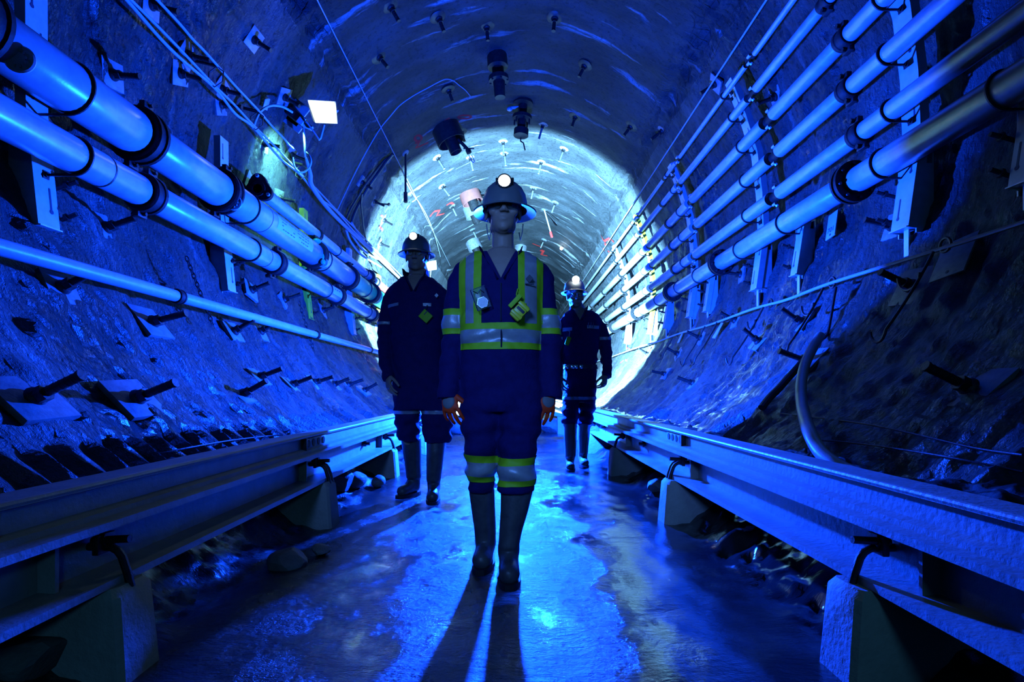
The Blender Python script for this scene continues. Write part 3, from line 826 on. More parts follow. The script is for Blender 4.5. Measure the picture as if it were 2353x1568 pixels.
# ------------------------------------------------------------------ cables and hooks
def cable(name, label, pts, r, m, cat='cable', sub=6, seg=8):
    P = [Vector(p) for p in pts]; out = []
    for i in range(len(P)-1):
        p0 = P[max(i-1, 0)]; p1 = P[i]; p2 = P[i+1]; p3 = P[min(i+2, len(P)-1)]
        for k in range(sub):
            t = k/sub
            out.append(0.5*((2*p1)+(p2-p0)*t+(2*p0-5*p1+4*p2-p3)*t*t+(3*p1-p0-3*p2+p3)*t*t*t))
    out.append(P[-1])
    if isinstance(r, tuple): r = [r[0]+(r[1]-r[0])*min(1, i/(len(out)*0.25)) for i in range(len(out))]
    b = MB(); b.tube(out, r, seg); return tag(b.build(name, M[m]), label, cat)
def along(X, z, ys, sag=0.0, dx=0.0):
    out = []
    for a, c in zip(ys, ys[1:]):
        out.append((X, a, z)); out.append((X+dx, (a+c)/2, z-sag))
    out.append((X, ys[-1], z)); return out
cable('power_cable', 'pale grey cable sagging between rings on the left wall, lower run', along(-2.94, 3.78, [2.0, 3.94, 5.32, 6.14, 7.5, 9.0, 12, 16], 0.05), 0.014, 'cable')
cable('power_cable', 'second grey cable lying against the sagging lower run on the left wall', along(-2.955, 3.82, [2.0, 3.94, 5.32, 6.14, 7.5, 9.0, 12, 16], -0.01), 0.012, 'cable')
cable('power_cable', 'straight grey cable of the upper run on the left wall passing the flood lamp', along(-2.88, 3.97, [2.0, 3.7, 4.65, 5.09, 6.12, 6.8, 7.1], 0.01), 0.012, 'cable')
cable('cable_bundle', 'thick blue-grey cable bundle leading away below the cable loop on the left wall', [W(703, 362, 7.22), W(713, 398, 7.45), (-2.92, 7.9, 3.76), (-2.98, 9.0, 3.72), (-2.97, 11, 3.72), (-2.97, 15, 3.74), (-2.97, 24, 3.74)], (0.014, 0.034), 'cable')
cable('drop_cable', 'cable hanging from the flood lamp box down to the cable loop', [W(697, 292, 7.15), W(700, 330, 7.15), W(701, 355, 7.2), W(705, 372, 7.3), W(712, 395, 7.4)], 0.014, 'cable')
cable('cable_loop', 'pale orange cable loop hanging below the flood lamp', [W(673, 362, 7.0), W(676, 380, 7.0), W(684, 394, 7.0), W(697, 396, 7.05), W(710, 386, 7.1), W(715, 372, 7.1), W(711, 358, 7.12), W(704, 350, 7.15)], 0.012, 'cable_pale')
cable('lamp_cable', 'arched pale cable feeding the flood lamp box from the lower run', [W(582, 296, 6.2), W(588, 275, 6.25), W(600, 255, 6.35), W(622, 243, 6.5), W(648, 245, 6.65), W(672, 258, 6.8)], 0.014, 'cable_pale')
cable('roof_wire', 'taut thin wire running straight along the dark roof left of the woman', [(-2.29, 1.5, 5.38), (-2.29, 20, 5.38)], 0.008, 'cable')
cable('overhead_wire', 'taut wire above the topmost right pipe', [(2.586, 1.5, 4.76), (2.586, 30, 4.76)], 0.011, 'cable')
cable('hung_cable', 'single grey cable hung along the right wall below the thick pipe', along(2.85, 1.75, [1.5, 4.8, 6.4, 9.2, 12, 20], 0.02), 0.015, 'cable')
cable('roof_cable', 'thin cable looping over the dark roof beside the big collar', [hit(x, y, 0.06) for x, y in ((770, 494), (808, 414), (840, 352), (872, 298), (896, 268), (919, 242), (950, 220), (983, 202), (1005, 190), (1025, 182), (1042, 186), (1055, 196), (1070, 208), (1083, 224))], 0.009, 'cable')
cable('black_cable', 'thick black cable climbing the left wall at the edge of the white light', [hit(x, y, 0.12) for x, y in ((806, 520), (815, 490), (836, 448), (862, 408), (885, 376), (903, 354))], 0.03, 'cable_dark')
cable('black_cable', 'black cable beside the thick one at the left edge of the white light', [hit(x, y, 0.10) for x, y in ((790, 520), (802, 488), (824, 450), (850, 410), (880, 372), (902, 356))], 0.02, 'cable_dark')
cable('black_cable', 'black cable hanging straight down at the left edge of the white light', [hit(x, y, 0.14) for x, y in ((832, 445), (830, 470), (833, 500), (838, 540), (846, 575))], 0.018, 'cable_dark')
for i, (c, m_) in enumerate(((((800, 520), (812, 545), (832, 572), (856, 590), (880, 600)), 'cable_pale'), (((796, 530), (806, 556), (828, 584), (852, 600), (876, 614)), 'cable_pale'), (((808, 512), (822, 535), (842, 560), (868, 578)), 'cable'), (((850, 590), (862, 606), (872, 628), (884, 640)), 'cable_dark'))):
    cable('loose_cable', ('upper pale', 'lower pale', 'short grey', 'short black')[i] + ' cable of the tangle left of the left man\'s hat', [hit(x, y, 0.2) for x, y in c], 0.02, m_)
cable('roof_cable', 'thin cable with a clip slanting down the lit roof to the left man', [hit(x, y, 0.08) for x, y in ((934, 420), (950, 448), (966, 470), (985, 505), (1000, 545), (1012, 590))], 0.012, 'cable')
def ringhook(label, X, y, z, m='iron', R=0.11):
    t = thing('cable_ring', label, 'ring', (X, y, z-R))
    b = MB(); b.tube([(X+math.cos(2*PI*i/6+0.5)*R*0.8, y+0.02*math.sin(2*PI*i/6), z+math.sin(2*PI*i/6+0.5)*R) for i in range(6)], 0.006, 6, True); b.build('hoop', M[m], t)
    q = MB(); p = Vector((X, y, z)); n = inward(p); q.cyl(p+n*0.02+Vector((0, 0, R)), p-n*0.34+Vector((0, 0, R)), 0.018, seg=8); q.build('peg', M['iron'], t)
for i, (y, X, z) in enumerate(((4.05, -2.93, 3.87), (5.30, -2.91, 3.87), (6.15, -2.91, 3.86), (7.55, -2.95, 3.84))):
    ringhook('black wire ring holding the left cable runs, %s from the camera' % ORD[i], X, y, z)
def jhook(label, X, y, z, L, big=False):
    t = thing('cable_hook', label, 'hook', (X, y, z-L))
    r = 0.010
    b = MB(); b.tube([(X, y+math.cos(2*PI*i/14)*0.045, z+math.sin(2*PI*i/14)*0.045) for i in range(14)], r, 6, True); b.build('eye', M['iron'], t)
    def wx(q): return min(X, math.sqrt(R0*R0-(q-ZC)**2)-0.20)
    pts = [(wx(z-0.045-(L-0.11)*i/6), y+0.01*i/6, z-0.045-(L-0.11)*i/6) for i in range(7)]
    zb = z-L+0.06
    for i in range(1, 9):
        a = PI*i/8; pts.append((wx(zb)-0.02*i/8, y+0.07-0.06*math.cos(a), zb-0.075*math.sin(a)))
    q = MB(); q.tube(pts, r, 6); q.build('shank', M['iron'], t)
    if big:
        q = MB(); q.tube([(wx(z-0.2)-0.01, y+0.10*(1-math.cos(PI*i/8)), z-0.18-0.10*math.sin(PI*i/8)) for i in range(9)], r, 6); q.build('side_hook', M['iron'], t)
for i, (y, L, lb) in enumerate(((3.55, 0.62, 'in the dark, nearest the camera'), (4.80, 0.62, 'with two bends above the grey hose'), (5.95, 0.66, 'between the hose and the wet streak'), (7.3, 0.60, 'just beyond the wet streak, nearer of two'), (7.75, 0.60, 'just beyond the wet streak, farther of two'), (9.3, 0.4, 'far along where the white light begins'))):
    jhook('dark cable hook on the right wall cable, ' + lb, 2.85, y, 1.75, L, i < 3)
cable('hose', 'thick grey hose hanging from the right wall down behind the beam', [hit(x, y, o) for x, y, o in ((1885, 772, 0.10), (1868, 800, 0.14), (1850, 838, 0.16), (1841, 885, 0.16), (1843, 930, 0.15), (1857, 985, 0.14), (1880, 1032, 0.13), (1912, 1062, 0.11), (1965, 1090, 0.09), (2060, 1118, 0.08))], 0.038, 'hdpe', 'hose', 8, 14)
cable('rubber_hose', 'dark hose leaning on the right wall behind the hanging grey hose', [hit(x, y, 0.10) for x, y in ((1848, 828), (1812, 868), (1790, 893), (1768, 915), (1750, 938))], 0.03, 'cable_dark', 'hose', 6, 10)
cable('hook_wire', 'bent dark wire dropping from the right cable to the hose top', [W(1921, 660, 4.75), W(1914, 700, 4.72), W(1910, 725, 4.7), W(1902, 765, 4.66), W(1890, 780, 4.6), W(1878, 782, 4.55)], 0.012, 'iron', 'wire')
for (nm, lb, pts) in (('strand', 'loose rusty strand lying along the foot of the left wall, lower one', [(60, 1130), (130, 1118), (230, 1100), (330, 1085), (420, 1062), (490, 1045)]), ('strand', 'loose rusty strand lying along the foot of the left wall, upper one', [(350, 1046), (430, 1030), (520, 1014), (600, 1004), (650, 1000)]), ('strand', 'loose strand lying along the dark foot of the right wall, upper one', [(1790, 950), (1860, 958), (1990, 975), (2110, 1000), (2240, 1030), (2350, 1046)]), ('strand', 'loose strand lying along the dark foot of the right wall, lower one', [(1890, 1012), (1990, 1022), (2100, 1038), (2200, 1055), (2350, 1085)])):
    cable(nm, lb, [hit(x, y, 0.02+0.012*((i*7)%3)) for i, (x, y) in enumerate(pts)], 0.005, 'iron', 'wire')

# ------------------------------------------------------------------ wire mesh showing through the roof strips
def mesh_strip(label, mid):
    b = MB()
    def P(deg, y):
        r = float(shell_r(np.array([math.radians(deg)]), np.array([y]))[0])-0.006-0.012*math.sin(y*3+deg)
        return (r*math.cos(math.radians(deg)), y, ZC+r*math.sin(math.radians(deg)))
    for k in range(-3, 4):
        dg = mid+k*1.5
        b.tube([P(dg+0.2*math.sin(i*0.7), 2.0+i*0.1) for i in range(105)], 0.003, 4)
    for j in range(95):
        y = 2.2+j*0.1
        b.tube([P(mid-5+10*i/8, y) for i in range(9)], 0.003, 4)
    o = tag(b.build('wire_mesh', M['iron'], smooth=0), label, 'wire mesh'); o['kind'] = 'stuff'
mesh_strip('rusty wire mesh showing through the rough strip on the left of the roof', 138)
mesh_strip('rusty wire mesh showing through the rough strip on the right of the roof', 42)

# ------------------------------------------------------------------ roof fittings
def roof_axis(px, py):
    p = hit(px, py); return p, inward(p)
def collar(name, label, px, py, R, L, r2, L2, m, valve=True):
    p, n = roof_axis(px, py)
    n = (n + Vector((0.0, 0.05, 0))).normalized()
    t = thing(name, label, 'pipe collar', p)
    b = MB(); b.lathe(p-n*0.15, n, [(0, R), (L+0.15, R), (L+0.15, R*0.93), (L*0.4, R*0.93), (L*0.4, 0)], 32); b.build('sleeve', M[m], t)
    q = MB(); q.lathe(p+n*L*0.3, n, [(0, r2), (L*0.7+L2, r2), (L*0.7+L2, r2*0.86), (L*0.3, r2*0.86), (L*0.3, 0)], 24); q.build('inner_pipe', M['iron'], t)
    if valve:
        e = p+n*(L*0.8)+Vector((r2*1.3, 0, 0)); q = MB()
        q.cyl(e, e+n*0.22+Vector((0.10, 0, 0)), 0.035, seg=12); q.cyl(e+n*0.22+Vector((0.10, 0, 0)), e+n*0.30+Vector((0.10, 0, 0)), 0.055, seg=8); q.cyl(e+n*0.2+Vector((0.02, 0, 0)), e+n*0.2+Vector((0.24, 0, 0)), 0.014, seg=8)
        v = q.build('valve', M['iron'], t)
        q = MB(); o = e+n*0.34+Vector((0.10, 0, 0)); q.tube([o+Vector((-0.03, 0, 0)), o+n*0.14+Vector((-0.03, 0, 0)), o+n*0.17, o+n*0.14+Vector((0.03, 0, 0)), o+Vector((0.03, 0, 0))], 0.009, 6); q.build('shackle', M['galv'], v)
    return t
collar('pipe_collar', 'big dark steel collar with inner pipe on the roof beside red paint', 1022, 292, 0.29, 0.34, 0.125, 0.22, 'iron')
collar('pipe_collar', 'reddish steel collar on the lit roof left of the leading hat', 1078, 444, 0.29, 0.28, 0.13, 0.2, 'rust')
collar('pipe_collar', 'small grey collar on the roof just below the reddish collar', 1082, 476, 0.26, 0.3, 0.12, 0.2, 'plate', False)
collar('pipe_collar', 'small far collar on the roof to the left of the leading neck', 1085, 556, 0.26, 0.3, 0.14, 0.2, 'plate', False)
collar('pipe_collar', 'small far collar on the roof to the right of the leading neck', 1197, 566, 0.24, 0.3, 0.14, 0.15, 'plate', False)
def roof_valve(label, px, py, prof, m='iron', stub=True):
    p, n = roof_axis(px, py); t = thing('roof_valve', label, 'valve', p)
    b = MB(); b.lathe(p-n*0.08, n, prof, 24); b.build('valve_body', M[m], t)
    L = prof[-1][0]-0.08
    if stub:
        q = MB(); e = p+n*(L-0.02)
        q.tube([e, e+n*0.08, e+n*0.12+Vector((0.06, 0, 0)), e+n*0.26+Vector((0.10, 0, 0))], 0.014, 6); q.build('tail_wire', M['iron'], t)
        q = MB(); e = p+n*(L*0.12)
        q.cyl(e, e+Vector((-0.28, 0, -0.02)), 0.03, seg=10); q.sphere(e+Vector((-0.26, 0, -0.04)), 0.06, (1, 0.7, 0.8)); q.build('side_outlet', M['galv'], t)
    for i in range(6):
        q = MB(); a = 2*PI*i/6; u = n.orthogonal().normalized(); w = n.cross(u)
        c = p+n*(L*0.55)+(u*math.cos(a)+w*math.sin(a))*0.15; q.cyl(c-n*0.05, c+n*0.05, 0.018, seg=6)
        q.build('flange_bolt', M['iron'], t)
roof_valve('black flanged valve hanging from the roof at the edge of the white light', 1202, 236, [(0, 0.20), (0.12, 0.20), (0.13, 0.09), (0.34, 0.09), (0.35, 0.19), (0.41, 0.19), (0.42, 0.085), (0.60, 0.085), (0.61, 0.145), (0.74, 0.145), (0.76, 0.10), (0.78, 0)])
roof_valve('dark valve hanging in the unlit roof above the leading lamp', 1142, 130, [(0, 0.17), (0.26, 0.17), (0.28, 0.10), (0.42, 0.10), (0.43, 0.17), (0.50, 0.17), (0.51, 0.10), (0.78, 0.09), (0.80, 0)], stub=False)
def hang_rod(label, px, py, vec, r, m, tip=None):
    p = hit(px, py); t = thing('hanging_rod', label, 'rod', p)
    v = Vector(vec); b = MB(); b.cyl(p+Vector((0, 0, 0.03)), p+v, r, seg=8); b.build('rod', M[m], t)
    q = MB(); q.cyl(p+v*0.80, p+v, r*1.9, seg=8); q.build('rod_tip', M[tip or m], t)
    q = MB(); q.lathe(p-inward(p)*0.02, inward(p), [(0, 0.09), (0.03, 0.08), (0.04, 0)], 16); q.build('washer', M['plate'], t)
hang_rod('black rod hanging straight down at the left of the lit roof', 932, 352, (0, 0, -1.0), 0.022, 'iron')
hang_rod('white rod with a red tip leaning from the lit roof right of the woman', 1250, 482, (0.25, 0, -0.85), 0.022, 'cable_pale', 'red')
p = hit(1250, 482); b = MB(); b.cyl(p, p+Vector((0.42, 0.1, -0.42)), 0.014, seg=8)
tag(b.build('hanging_rod', M['iron']), 'short black rod beside the white red-tipped rod', 'rod')
p = hit(870, 467); b = MB(); b.cyl(p+Vector((-0.35, 0, 0.02)), p+Vector((0.22, 0, -0.03)), 0.018, seg=8); b.sphere(p+Vector((0.22, 0, -0.03)), 0.035)
tag(b.build('anchor_bar', M['iron']), 'black anchor bar jutting across the left edge of the white light', 'rod')

# spray-paint marks: paint lying on the lining
def spray(label, strokes, w=0.028):
    b = MB()
    for st in strokes:
        pts = []
        for (a, c) in zip(st, st[1:]):
            for k in range(4): pts.append((a[0]+(c[0]-a[0])*k/4, a[1]+(c[1]-a[1])*k/4))
        pts.append(st[-1])
        P = [hit(x, y, 0.004) for x, y in pts]
        n = len(P); L = []; R_ = []
        for i in range(n):
            tn = (P[min(i+1, n-1)]-P[max(i-1, 0)]).normalized(); nn = inward(P[i]); sd = tn.cross(nn).normalized()*w
            L.append(b.bm.verts.new(P[i]+sd)); R_.append(b.bm.verts.new(P[i]-sd))
        for i in range(n-1): b.bm.faces.new((L[i], L[i+1], R_[i+1], R_[i]))
    tag(b.build('paint_mark', M['spray']), label, 'paint mark')
def circ(cx, cy, rx, ry): return [(cx+rx*math.cos(2*PI*i/10), cy+ry*math.sin(2*PI*i/10)) for i in range(11)]
spray('red sprayed ring on the roof right above the big dark collar', [circ(1068, 269, 15, 4)])
spray('red sprayed squiggle on the roof touching the big dark collar', [[(1022, 278), (1030, 272), (1036, 280), (1046, 276), (1052, 282)], [(1000, 300), (1010, 290), (1020, 284)]])
spray('red sprayed figure on the roof left of the big dark collar', [circ(961, 318, 8, 7), [(954, 330), (964, 326), (956, 340), (970, 334), (984, 328)]])
spray('red sprayed figure on the lit roof left of the reddish collar', [[(988, 498), (998, 486), (1010, 484), (1004, 496), (1020, 492)], [(1026, 472), (1036, 466), (1042, 470)]], 0.04)
spray('red sprayed lines on the roof to the right of the leading neck', [[(1224, 560), (1236, 565), (1246, 568)], [(1240, 578), (1250, 574), (1244, 586), (1258, 588)]], 0.045)
spray('red sprayed scribble on the wall above the far right pipes', [[(1380, 540), (1388, 555), (1400, 548), (1410, 556)], [(1392, 560), (1386, 575), (1402, 580)]], 0.035)
spray('red sprayed lines low on the right wall in the white light', [[(1420, 812), (1440, 800), (1452, 806)], [(1418, 840), (1436, 826), (1446, 836)]], 0.025)
spray('red sprayed mark on the lit wall above the left man', [[(866, 505), (876, 496), (884, 500)], [(872, 520), (880, 530)]], 0.025)

# ------------------------------------------------------------------ rocks
def rock(p, r, seed):
    random.seed(seed); b = MB()
    b2 = bmesh.new(); bmesh.ops.create_icosphere(b2, subdivisions=3, radius=1)
    dirs = [(Vector((random.gauss(0, 1), random.gauss(0, 1), random.gauss(0, 1))).normalized(), random.uniform(0.62, 0.95)) for _ in range(11)]
    sc = (random.uniform(0.8, 1.3), random.uniform(0.8, 1.3), random.uniform(0.6, 0.9))
    for v in b2.verts:
        q = v.co.copy()
        for d, h in dirs:
            e = q.dot(d)-h
            if e > 0: q -= d*e
        v.co = Vector(p)+Vector((q.x*sc[0], q.y*sc[1], q.z*sc[2]))*r
    b.merge(b2); return b.build('rock', M['rock'], smooth=25)
for i, (x, y, z, r, lb) in enumerate((
    (-1.205, 1.20, 0.47, 0.045, 'broken rock on the ledge of the left beam, nearer one at the picture edge'), (-1.205, 1.33, 0.465, 0.04, 'broken rock on the ledge of the left beam, farther one'),
    (-1.42, 1.50, 0.20, 0.13, 'wet rock at the bottom left corner behind the block, upper'), (-1.28, 1.42, 0.10, 0.10, 'wet rock at the bottom left corner behind the block, lower'), (-1.22, 1.62, 0.04, 0.07, 'small rock beside the nearest left block'),
    (-1.02, 2.45, 0.02, 0.075, 'shiny rock on the wet floor under the left beam'), (-0.93, 2.62, 0.02, 0.04, 'pebble next to the shiny rock on the left of the floor'),
    (-1.25, 4.2, 0.10, 0.10, 'rock under the left beam past the second block'), (-1.1, 4.45, 0.04, 0.07, 'small rock under the left beam past the second block'), (-1.3, 4.0, 0.12, 0.12, 'large rock under the left beam past the second block'),
    (1.2, 2.75, 0.07, 0.09, 'rock in the shade under the right beam before the second block'), (1.12, 4.1, 0.06, 0.09, 'rock under the right beam past the second block'), (1.28, 3.9, 0.10, 0.10, 'larger rock under the right beam past the second block'),
    (-0.95, 9.6, 0.14, 0.22, 'pale boulder in the rubble between the left man and the woman'), (-0.55, 10.2, 0.12, 0.18, 'pale rock in the rubble beside the boulder on the left'), (0.72, 9.6, 0.14, 0.2, 'pale boulder in the rubble between the woman and the right man'), (0.95, 10.0, 0.15, 0.25, 'large pale rock in the rubble by the right beam'), (0.5, 10.6, 0.12, 0.2, 'pale rock in the rubble behind the woman\'s right glove'), (-0.2, 10.4, 0.1, 0.22, 'flat rock in the rubble behind the woman'), (-0.75, 10.7, 0.16, 0.25, 'farthest pale rock of the rubble on the left'))):
    tag(rock((x, y, z), r, 100+i), lb, 'rock')
# square post in the rubble
b = MB(); b.box((0.86, 9.3, 0.16), (0.16, 0.14, 0.34), bev=0.012); b.box((0.80, 9.45, 0.36), (0.5, 0.08, 0.07), Matrix.Rotation(0.25, 3, 'Y'))
tag(b.build('timber_prop', M['concrete']), 'pale timber prop lying in the rubble behind the right man', 'timber')

# ------------------------------------------------------------------ lamps on the wall
def flood(label, c, s=1.0, box=True):
    c = Vector(c); t = thing('flood_lamp', label, 'lamp', c)
    tilt = Matrix.Rotation(math.radians(-20), 3, 'Y') @ Matrix.Rotation(math.radians(38), 3, 'Z') @ Matrix.Rotation(math.radians(18), 3, 'X')
    def T(x, y, z): return c + tilt @ Vector((x*s, y*s, z*s))
    b = MB()
    fr = [(-0.19, -0.10, 0.13), (0.19, -0.10, 0.13), (0.15, -0.10, -0.14), (-0.15, -0.10, -0.14)]
    bk = [(-0.10, 0.10, 0.07), (0.10, 0.10, 0.07), (0.08, 0.10, -0.07), (-0.08, 0.10, -0.07)]
    o = [T(*v) for v in fr]; k = [T(*v) for v in bk]
    b._add(o+k, [(0, 1, 5, 4), (1, 2, 6, 5), (2, 3, 7, 6), (3, 0, 4, 7), (4, 5, 6, 7)])
    bmesh.ops.solidify(b.bm, geom=b.bm.faces[:], thickness=0.008)
    b.build('housing', M['galv'], t, 20)
    q = MB(); g = [T(v[0]*0.93, v[1]+0.012, v[2]*0.93) for v in fr]
    q.poly(g, tilt @ Vector((0, 1, 0)), 0.006*s); q.build('lens', M['flood_on'], t, 0)
    q = MB(); q.tube([T(0.20, -0.02, 0.04), T(0.26, 0.02, 0.06), T(0.24, 0.12, 0.03)], 0.010*s, 6); q.build('clip', M['galv'], t)
    q = MB(); q.tube([T(0.02, 0.02, -0.13), W(737, 318, c.y), W(734, 322, c.y), W(716, 296, c.y), W(704, 280, c.y)] if box else [T(0, 0, -0.14), T(0, 0.1, -0.35), T(-0.3, 0.15, -0.3)], 0.012*s, 8); q.build('arm', M['cable_pale'], t)
    return t
flood('lit white flood lamp on a bent arm on the left wall', W(738, 262, 7.05))
fl2 = flood('small distant lit lamp on the left wall beside the left man\'s face', W(988, 611, 16.0), 1.0, False)
t = thing('junction_box', 'grey junction box with a sticker between the flood lamp and the cables', 'box', W(690, 285, 7.1))
Mx = Matrix.Rotation(math.radians(38), 3, 'Y')
b = MB(); b.box(W(683, 270, 7.15), (0.26, 0.10, 0.11), Mx, 0.012); b.build('box_body', M['iron'], t)
b = MB(); b.box(W(692, 277, 7.09), (0.08, 0.02, 0.10), Mx); b.build('pale_label', M['label'], t)
b = MB(); b.cyl(W(697, 284, 7.15), W(717, 296, 7.15), 0.045, 0.03, 12); b.build('gland', M['cable_pale'], t)
b = MB(); b.box(W(680, 258, 7.24), (0.26, 0.02, 0.30), Mx); b.box(W(672, 283, 7.24), (0.30, 0.02, 0.12), Mx); b.build('mounting_plate', M['galv'], t)
p = hit(1290, 571, 0.1); t = thing('bulb', 'tiny white round bulb on the far roof at the right of the leading hat', 'lamp', p)
b = MB(); b.sphere(p, 0.06); b.build('globe', M['lamp_on'], t); b = MB(); b.cyl(p, p-inward(p)*0.12, 0.03); b.build('socket', M['iron'], t)

# ------------------------------------------------------------------ people
def fuse(name, b, voxel, smooth=4, fac=0.5):
    """one continuous skin over the overlapping shapes collected in b"""
    bmesh.ops.recalc_face_normals(b.bm, faces=b.bm.faces[:])
    me = bpy.data.meshes.new(name); b.bm.to_mesh(me); b.bm.free()
    o = bpy.data.objects.new(name, me); COL.objects.link(o)
    r = o.modifiers.new('r', 'REMESH'); r.mode = 'VOXEL'; r.voxel_size = voxel; r.adaptivity = 0
    s = o.modifiers.new('s', 'SMOOTH'); s.factor = fac; s.iterations = smooth
    bpy.context.view_layer.update(); dg = bpy.context.evaluated_depsgraph_get()
    out = bpy.data.meshes.new_from_object(o.evaluated_get(dg)); out.name = name
    bpy.data.objects.remove(o); bpy.data.meshes.remove(me)
    return out
def capsule(b, p0, r0, p1, r1, sub=2):
    p0 = Vector(p0); p1 = Vector(p1)
    b.cyl(p0, p1, r0, r1, 14); b.sphere(p0, r0, sub=sub); b.sphere(p1, r1, sub=sub)
def chainb(b, pts):
    for (p0, r0), (p1, r1) in zip(pts, pts[1:]): capsule(b, p0, r0, p1, r1)

def cloth_wrinkle(me, seed, amp, zs):
    n = len(me.vertices); co = np.empty(n*3, np.float32); me.vertices.foreach_get('co', co); co = co.reshape(-1, 3).astype(np.float64)
    no = np.empty(n*3, np.float32); me.vertex_normals.foreach_get('vector', no) if hasattr(me, 'vertex_normals') else me.vertices.foreach_get('normal', no)
    no = no.reshape(-1, 3)
    f = fbm(co[:, 0]/0.10+co[:, 2]/0.21, co[:, 2]/0.075+co[:, 1]/0.12-co[:, 0]/0.3, seed, 3)
    g = sum(np.exp(-((co[:, 2]-z)/w)**2)*np.sin((co[:, 2]+0.25*np.abs(co[:, 0]-co[:, 0].mean()))/0.016+seed) for z, w in zs) if zs else 0
    co += no*(amp*f + amp*0.45*g)[:, None]
    me.vertices.foreach_set('co', co.reshape(-1).astype(np.float32)); me.update()

def patch(src, planes, off, name, m, parent, smooth=60):
    """strip of cloth cut from the garment surface by planes and lifted by off"""
    bm = bmesh.new(); bm.from_mesh(src)
    for co, no in planes:
        bmesh.ops.bisect_plane(bm, geom=bm.verts[:]+bm.edges[:]+bm.faces[:], plane_co=co, plane_no=no, clear_inner=True)
    if not bm.faces: bm.free(); return None
    bm.normal_update()
    vs = [(v, v.normal.copy()) for v in bm.verts]
    for v, n in vs: v.co += n*off
    me = bpy.data.meshes.new(name); bm.to_mesh(me); bm.free()
    return link(name, me, m, parent, smooth)
def slab(z0, z1): return [((0, 0, z0), (0, 0, 1)), ((0, 0, z1), (0, 0, -1))]
def xr(x0, x1): return [((x0, 0, 0), (1, 0, 0)), ((x1, 0, 0), (-1, 0, 0))]

def hand(b, wrist, d, pn, ts, sc=1.0, curl=0.5, g=0.0):
    """palm, four bent fingers of different lengths and a thumb off the side; d down the hand, pn palm side, ts thumb side"""
    wrist = Vector(wrist); d = Vector(d).normalized(); pn = (Vector(pn)-d*Vector(pn).dot(d)).normalized()
    t = d.cross(pn).normalized(); t = t if t.dot(Vector(ts)) > 0 else -t
    R = Matrix((t, d, pn)).transposed()
    b.sphere(wrist+d*0.047*sc, 1, (0.041*sc+g, 0.053*sc+g, 0.0165*sc+g), R, 3)
    b.sphere(wrist+d*0.070*sc, 1, (0.042*sc+g, 0.026*sc+g, 0.015*sc+g), R, 3)
    b.sphere(wrist+d*0.030*sc+t*0.020*sc+pn*0.008*sc, 1, (0.020*sc+g, 0.032*sc+g, 0.017*sc+g), R, 2)
    capsule(b, wrist-d*0.03*sc, 0.028*sc+g, wrist+d*0.02*sc, 0.027*sc+g)
    for i, (o, L, r) in enumerate(((0.0345, 0.074, 0.0088), (0.0118, 0.083, 0.0092), (-0.0118, 0.077, 0.0087), (-0.0345, 0.060, 0.0078))):
        p = wrist+d*(0.086-0.004*abs(i-1))*sc+t*o*sc; a = 0.18+0.10*i*curl
        dirv = (d+t*(0.20-0.135*i)).normalized()
        for k, fr in enumerate((0.46, 0.30, 0.24)):
            a += curl*(0.42, 0.62, 0.5)[k]
            dd = dirv*math.cos(a)+pn*math.sin(a); q = p+dd*L*fr*sc
            capsule(b, p, (r*(1-0.08*k))*sc+g, q, (r*(0.92-0.08*k))*sc+g); p = q
    p = wrist+d*0.028*sc+t*0.034*sc+pn*0.006*sc; dirv = (d*0.72+t*0.62+pn*0.35).normalized()
    for k, (L, r) in enumerate(((0.042, 0.0125), (0.032, 0.0108), (0.026, 0.0095))):
        q = p+dirv*L*sc; capsule(b, p, r*sc+g, q, r*0.92*sc+g); p = q
        dirv = (dirv+d*0.35+pn*0.12).normalized()

def head(b, c, h, pitch=0.0, yaw=0.0, fem=False):
    k = h/0.225; R = (Matrix.Rotation(yaw, 3, 'Z') @ Matrix.Rotation(pitch, 3, 'X'))
    T = lambda x, y, z: Vector(c)+R @ Vector((x*k, y*k, z*k))
    def E(p, s): b.sphere(T(*p), k, s, R, 3)
    E((0, 0.014, 0.030), (0.074, 0.092, 0.084)); E((0, -0.026, -0.042), (0.056, 0.060, 0.072))
    E((0, -0.052, -0.092), (0.028 if not fem else 0.026, 0.024, 0.018))
    for s in (-1, 1):
        E((s*0.040, -0.004, -0.066), (0.022 if not fem else 0.018, 0.038, 0.030)); E((s*0.042, -0.058, -0.024), (0.024, 0.022, 0.020))
        E((s*0.030, -0.078, 0.020), (0.028, 0.014, 0.008)); E((s*0.076, 0.010, -0.008), (0.008, 0.019, 0.031)); E((s*0.080, 0.016, 0.004), (0.006, 0.016, 0.018))
        E((s*0.012, -0.098, -0.034), (0.009, 0.011, 0.008)); E((s*0.030, -0.079, 0.008), (0.018, 0.008, 0.004))
    b.cyl(T(0, -0.082, 0.014), T(0, -0.108, -0.030), 0.0085*k, 0.0125*k, 12); b.sphere(T(0, -0.107, -0.030), 0.0125*k, sub=2)
    E((0, -0.0800, -0.0575), (0.023, 0.008, 0.0045)); E((0, -0.0790, -0.0665), (0.019, 0.009, 0.0055)); E((0, -0.068, -0.052), (0.034, 0.016, 0.030))
    return T, R, k

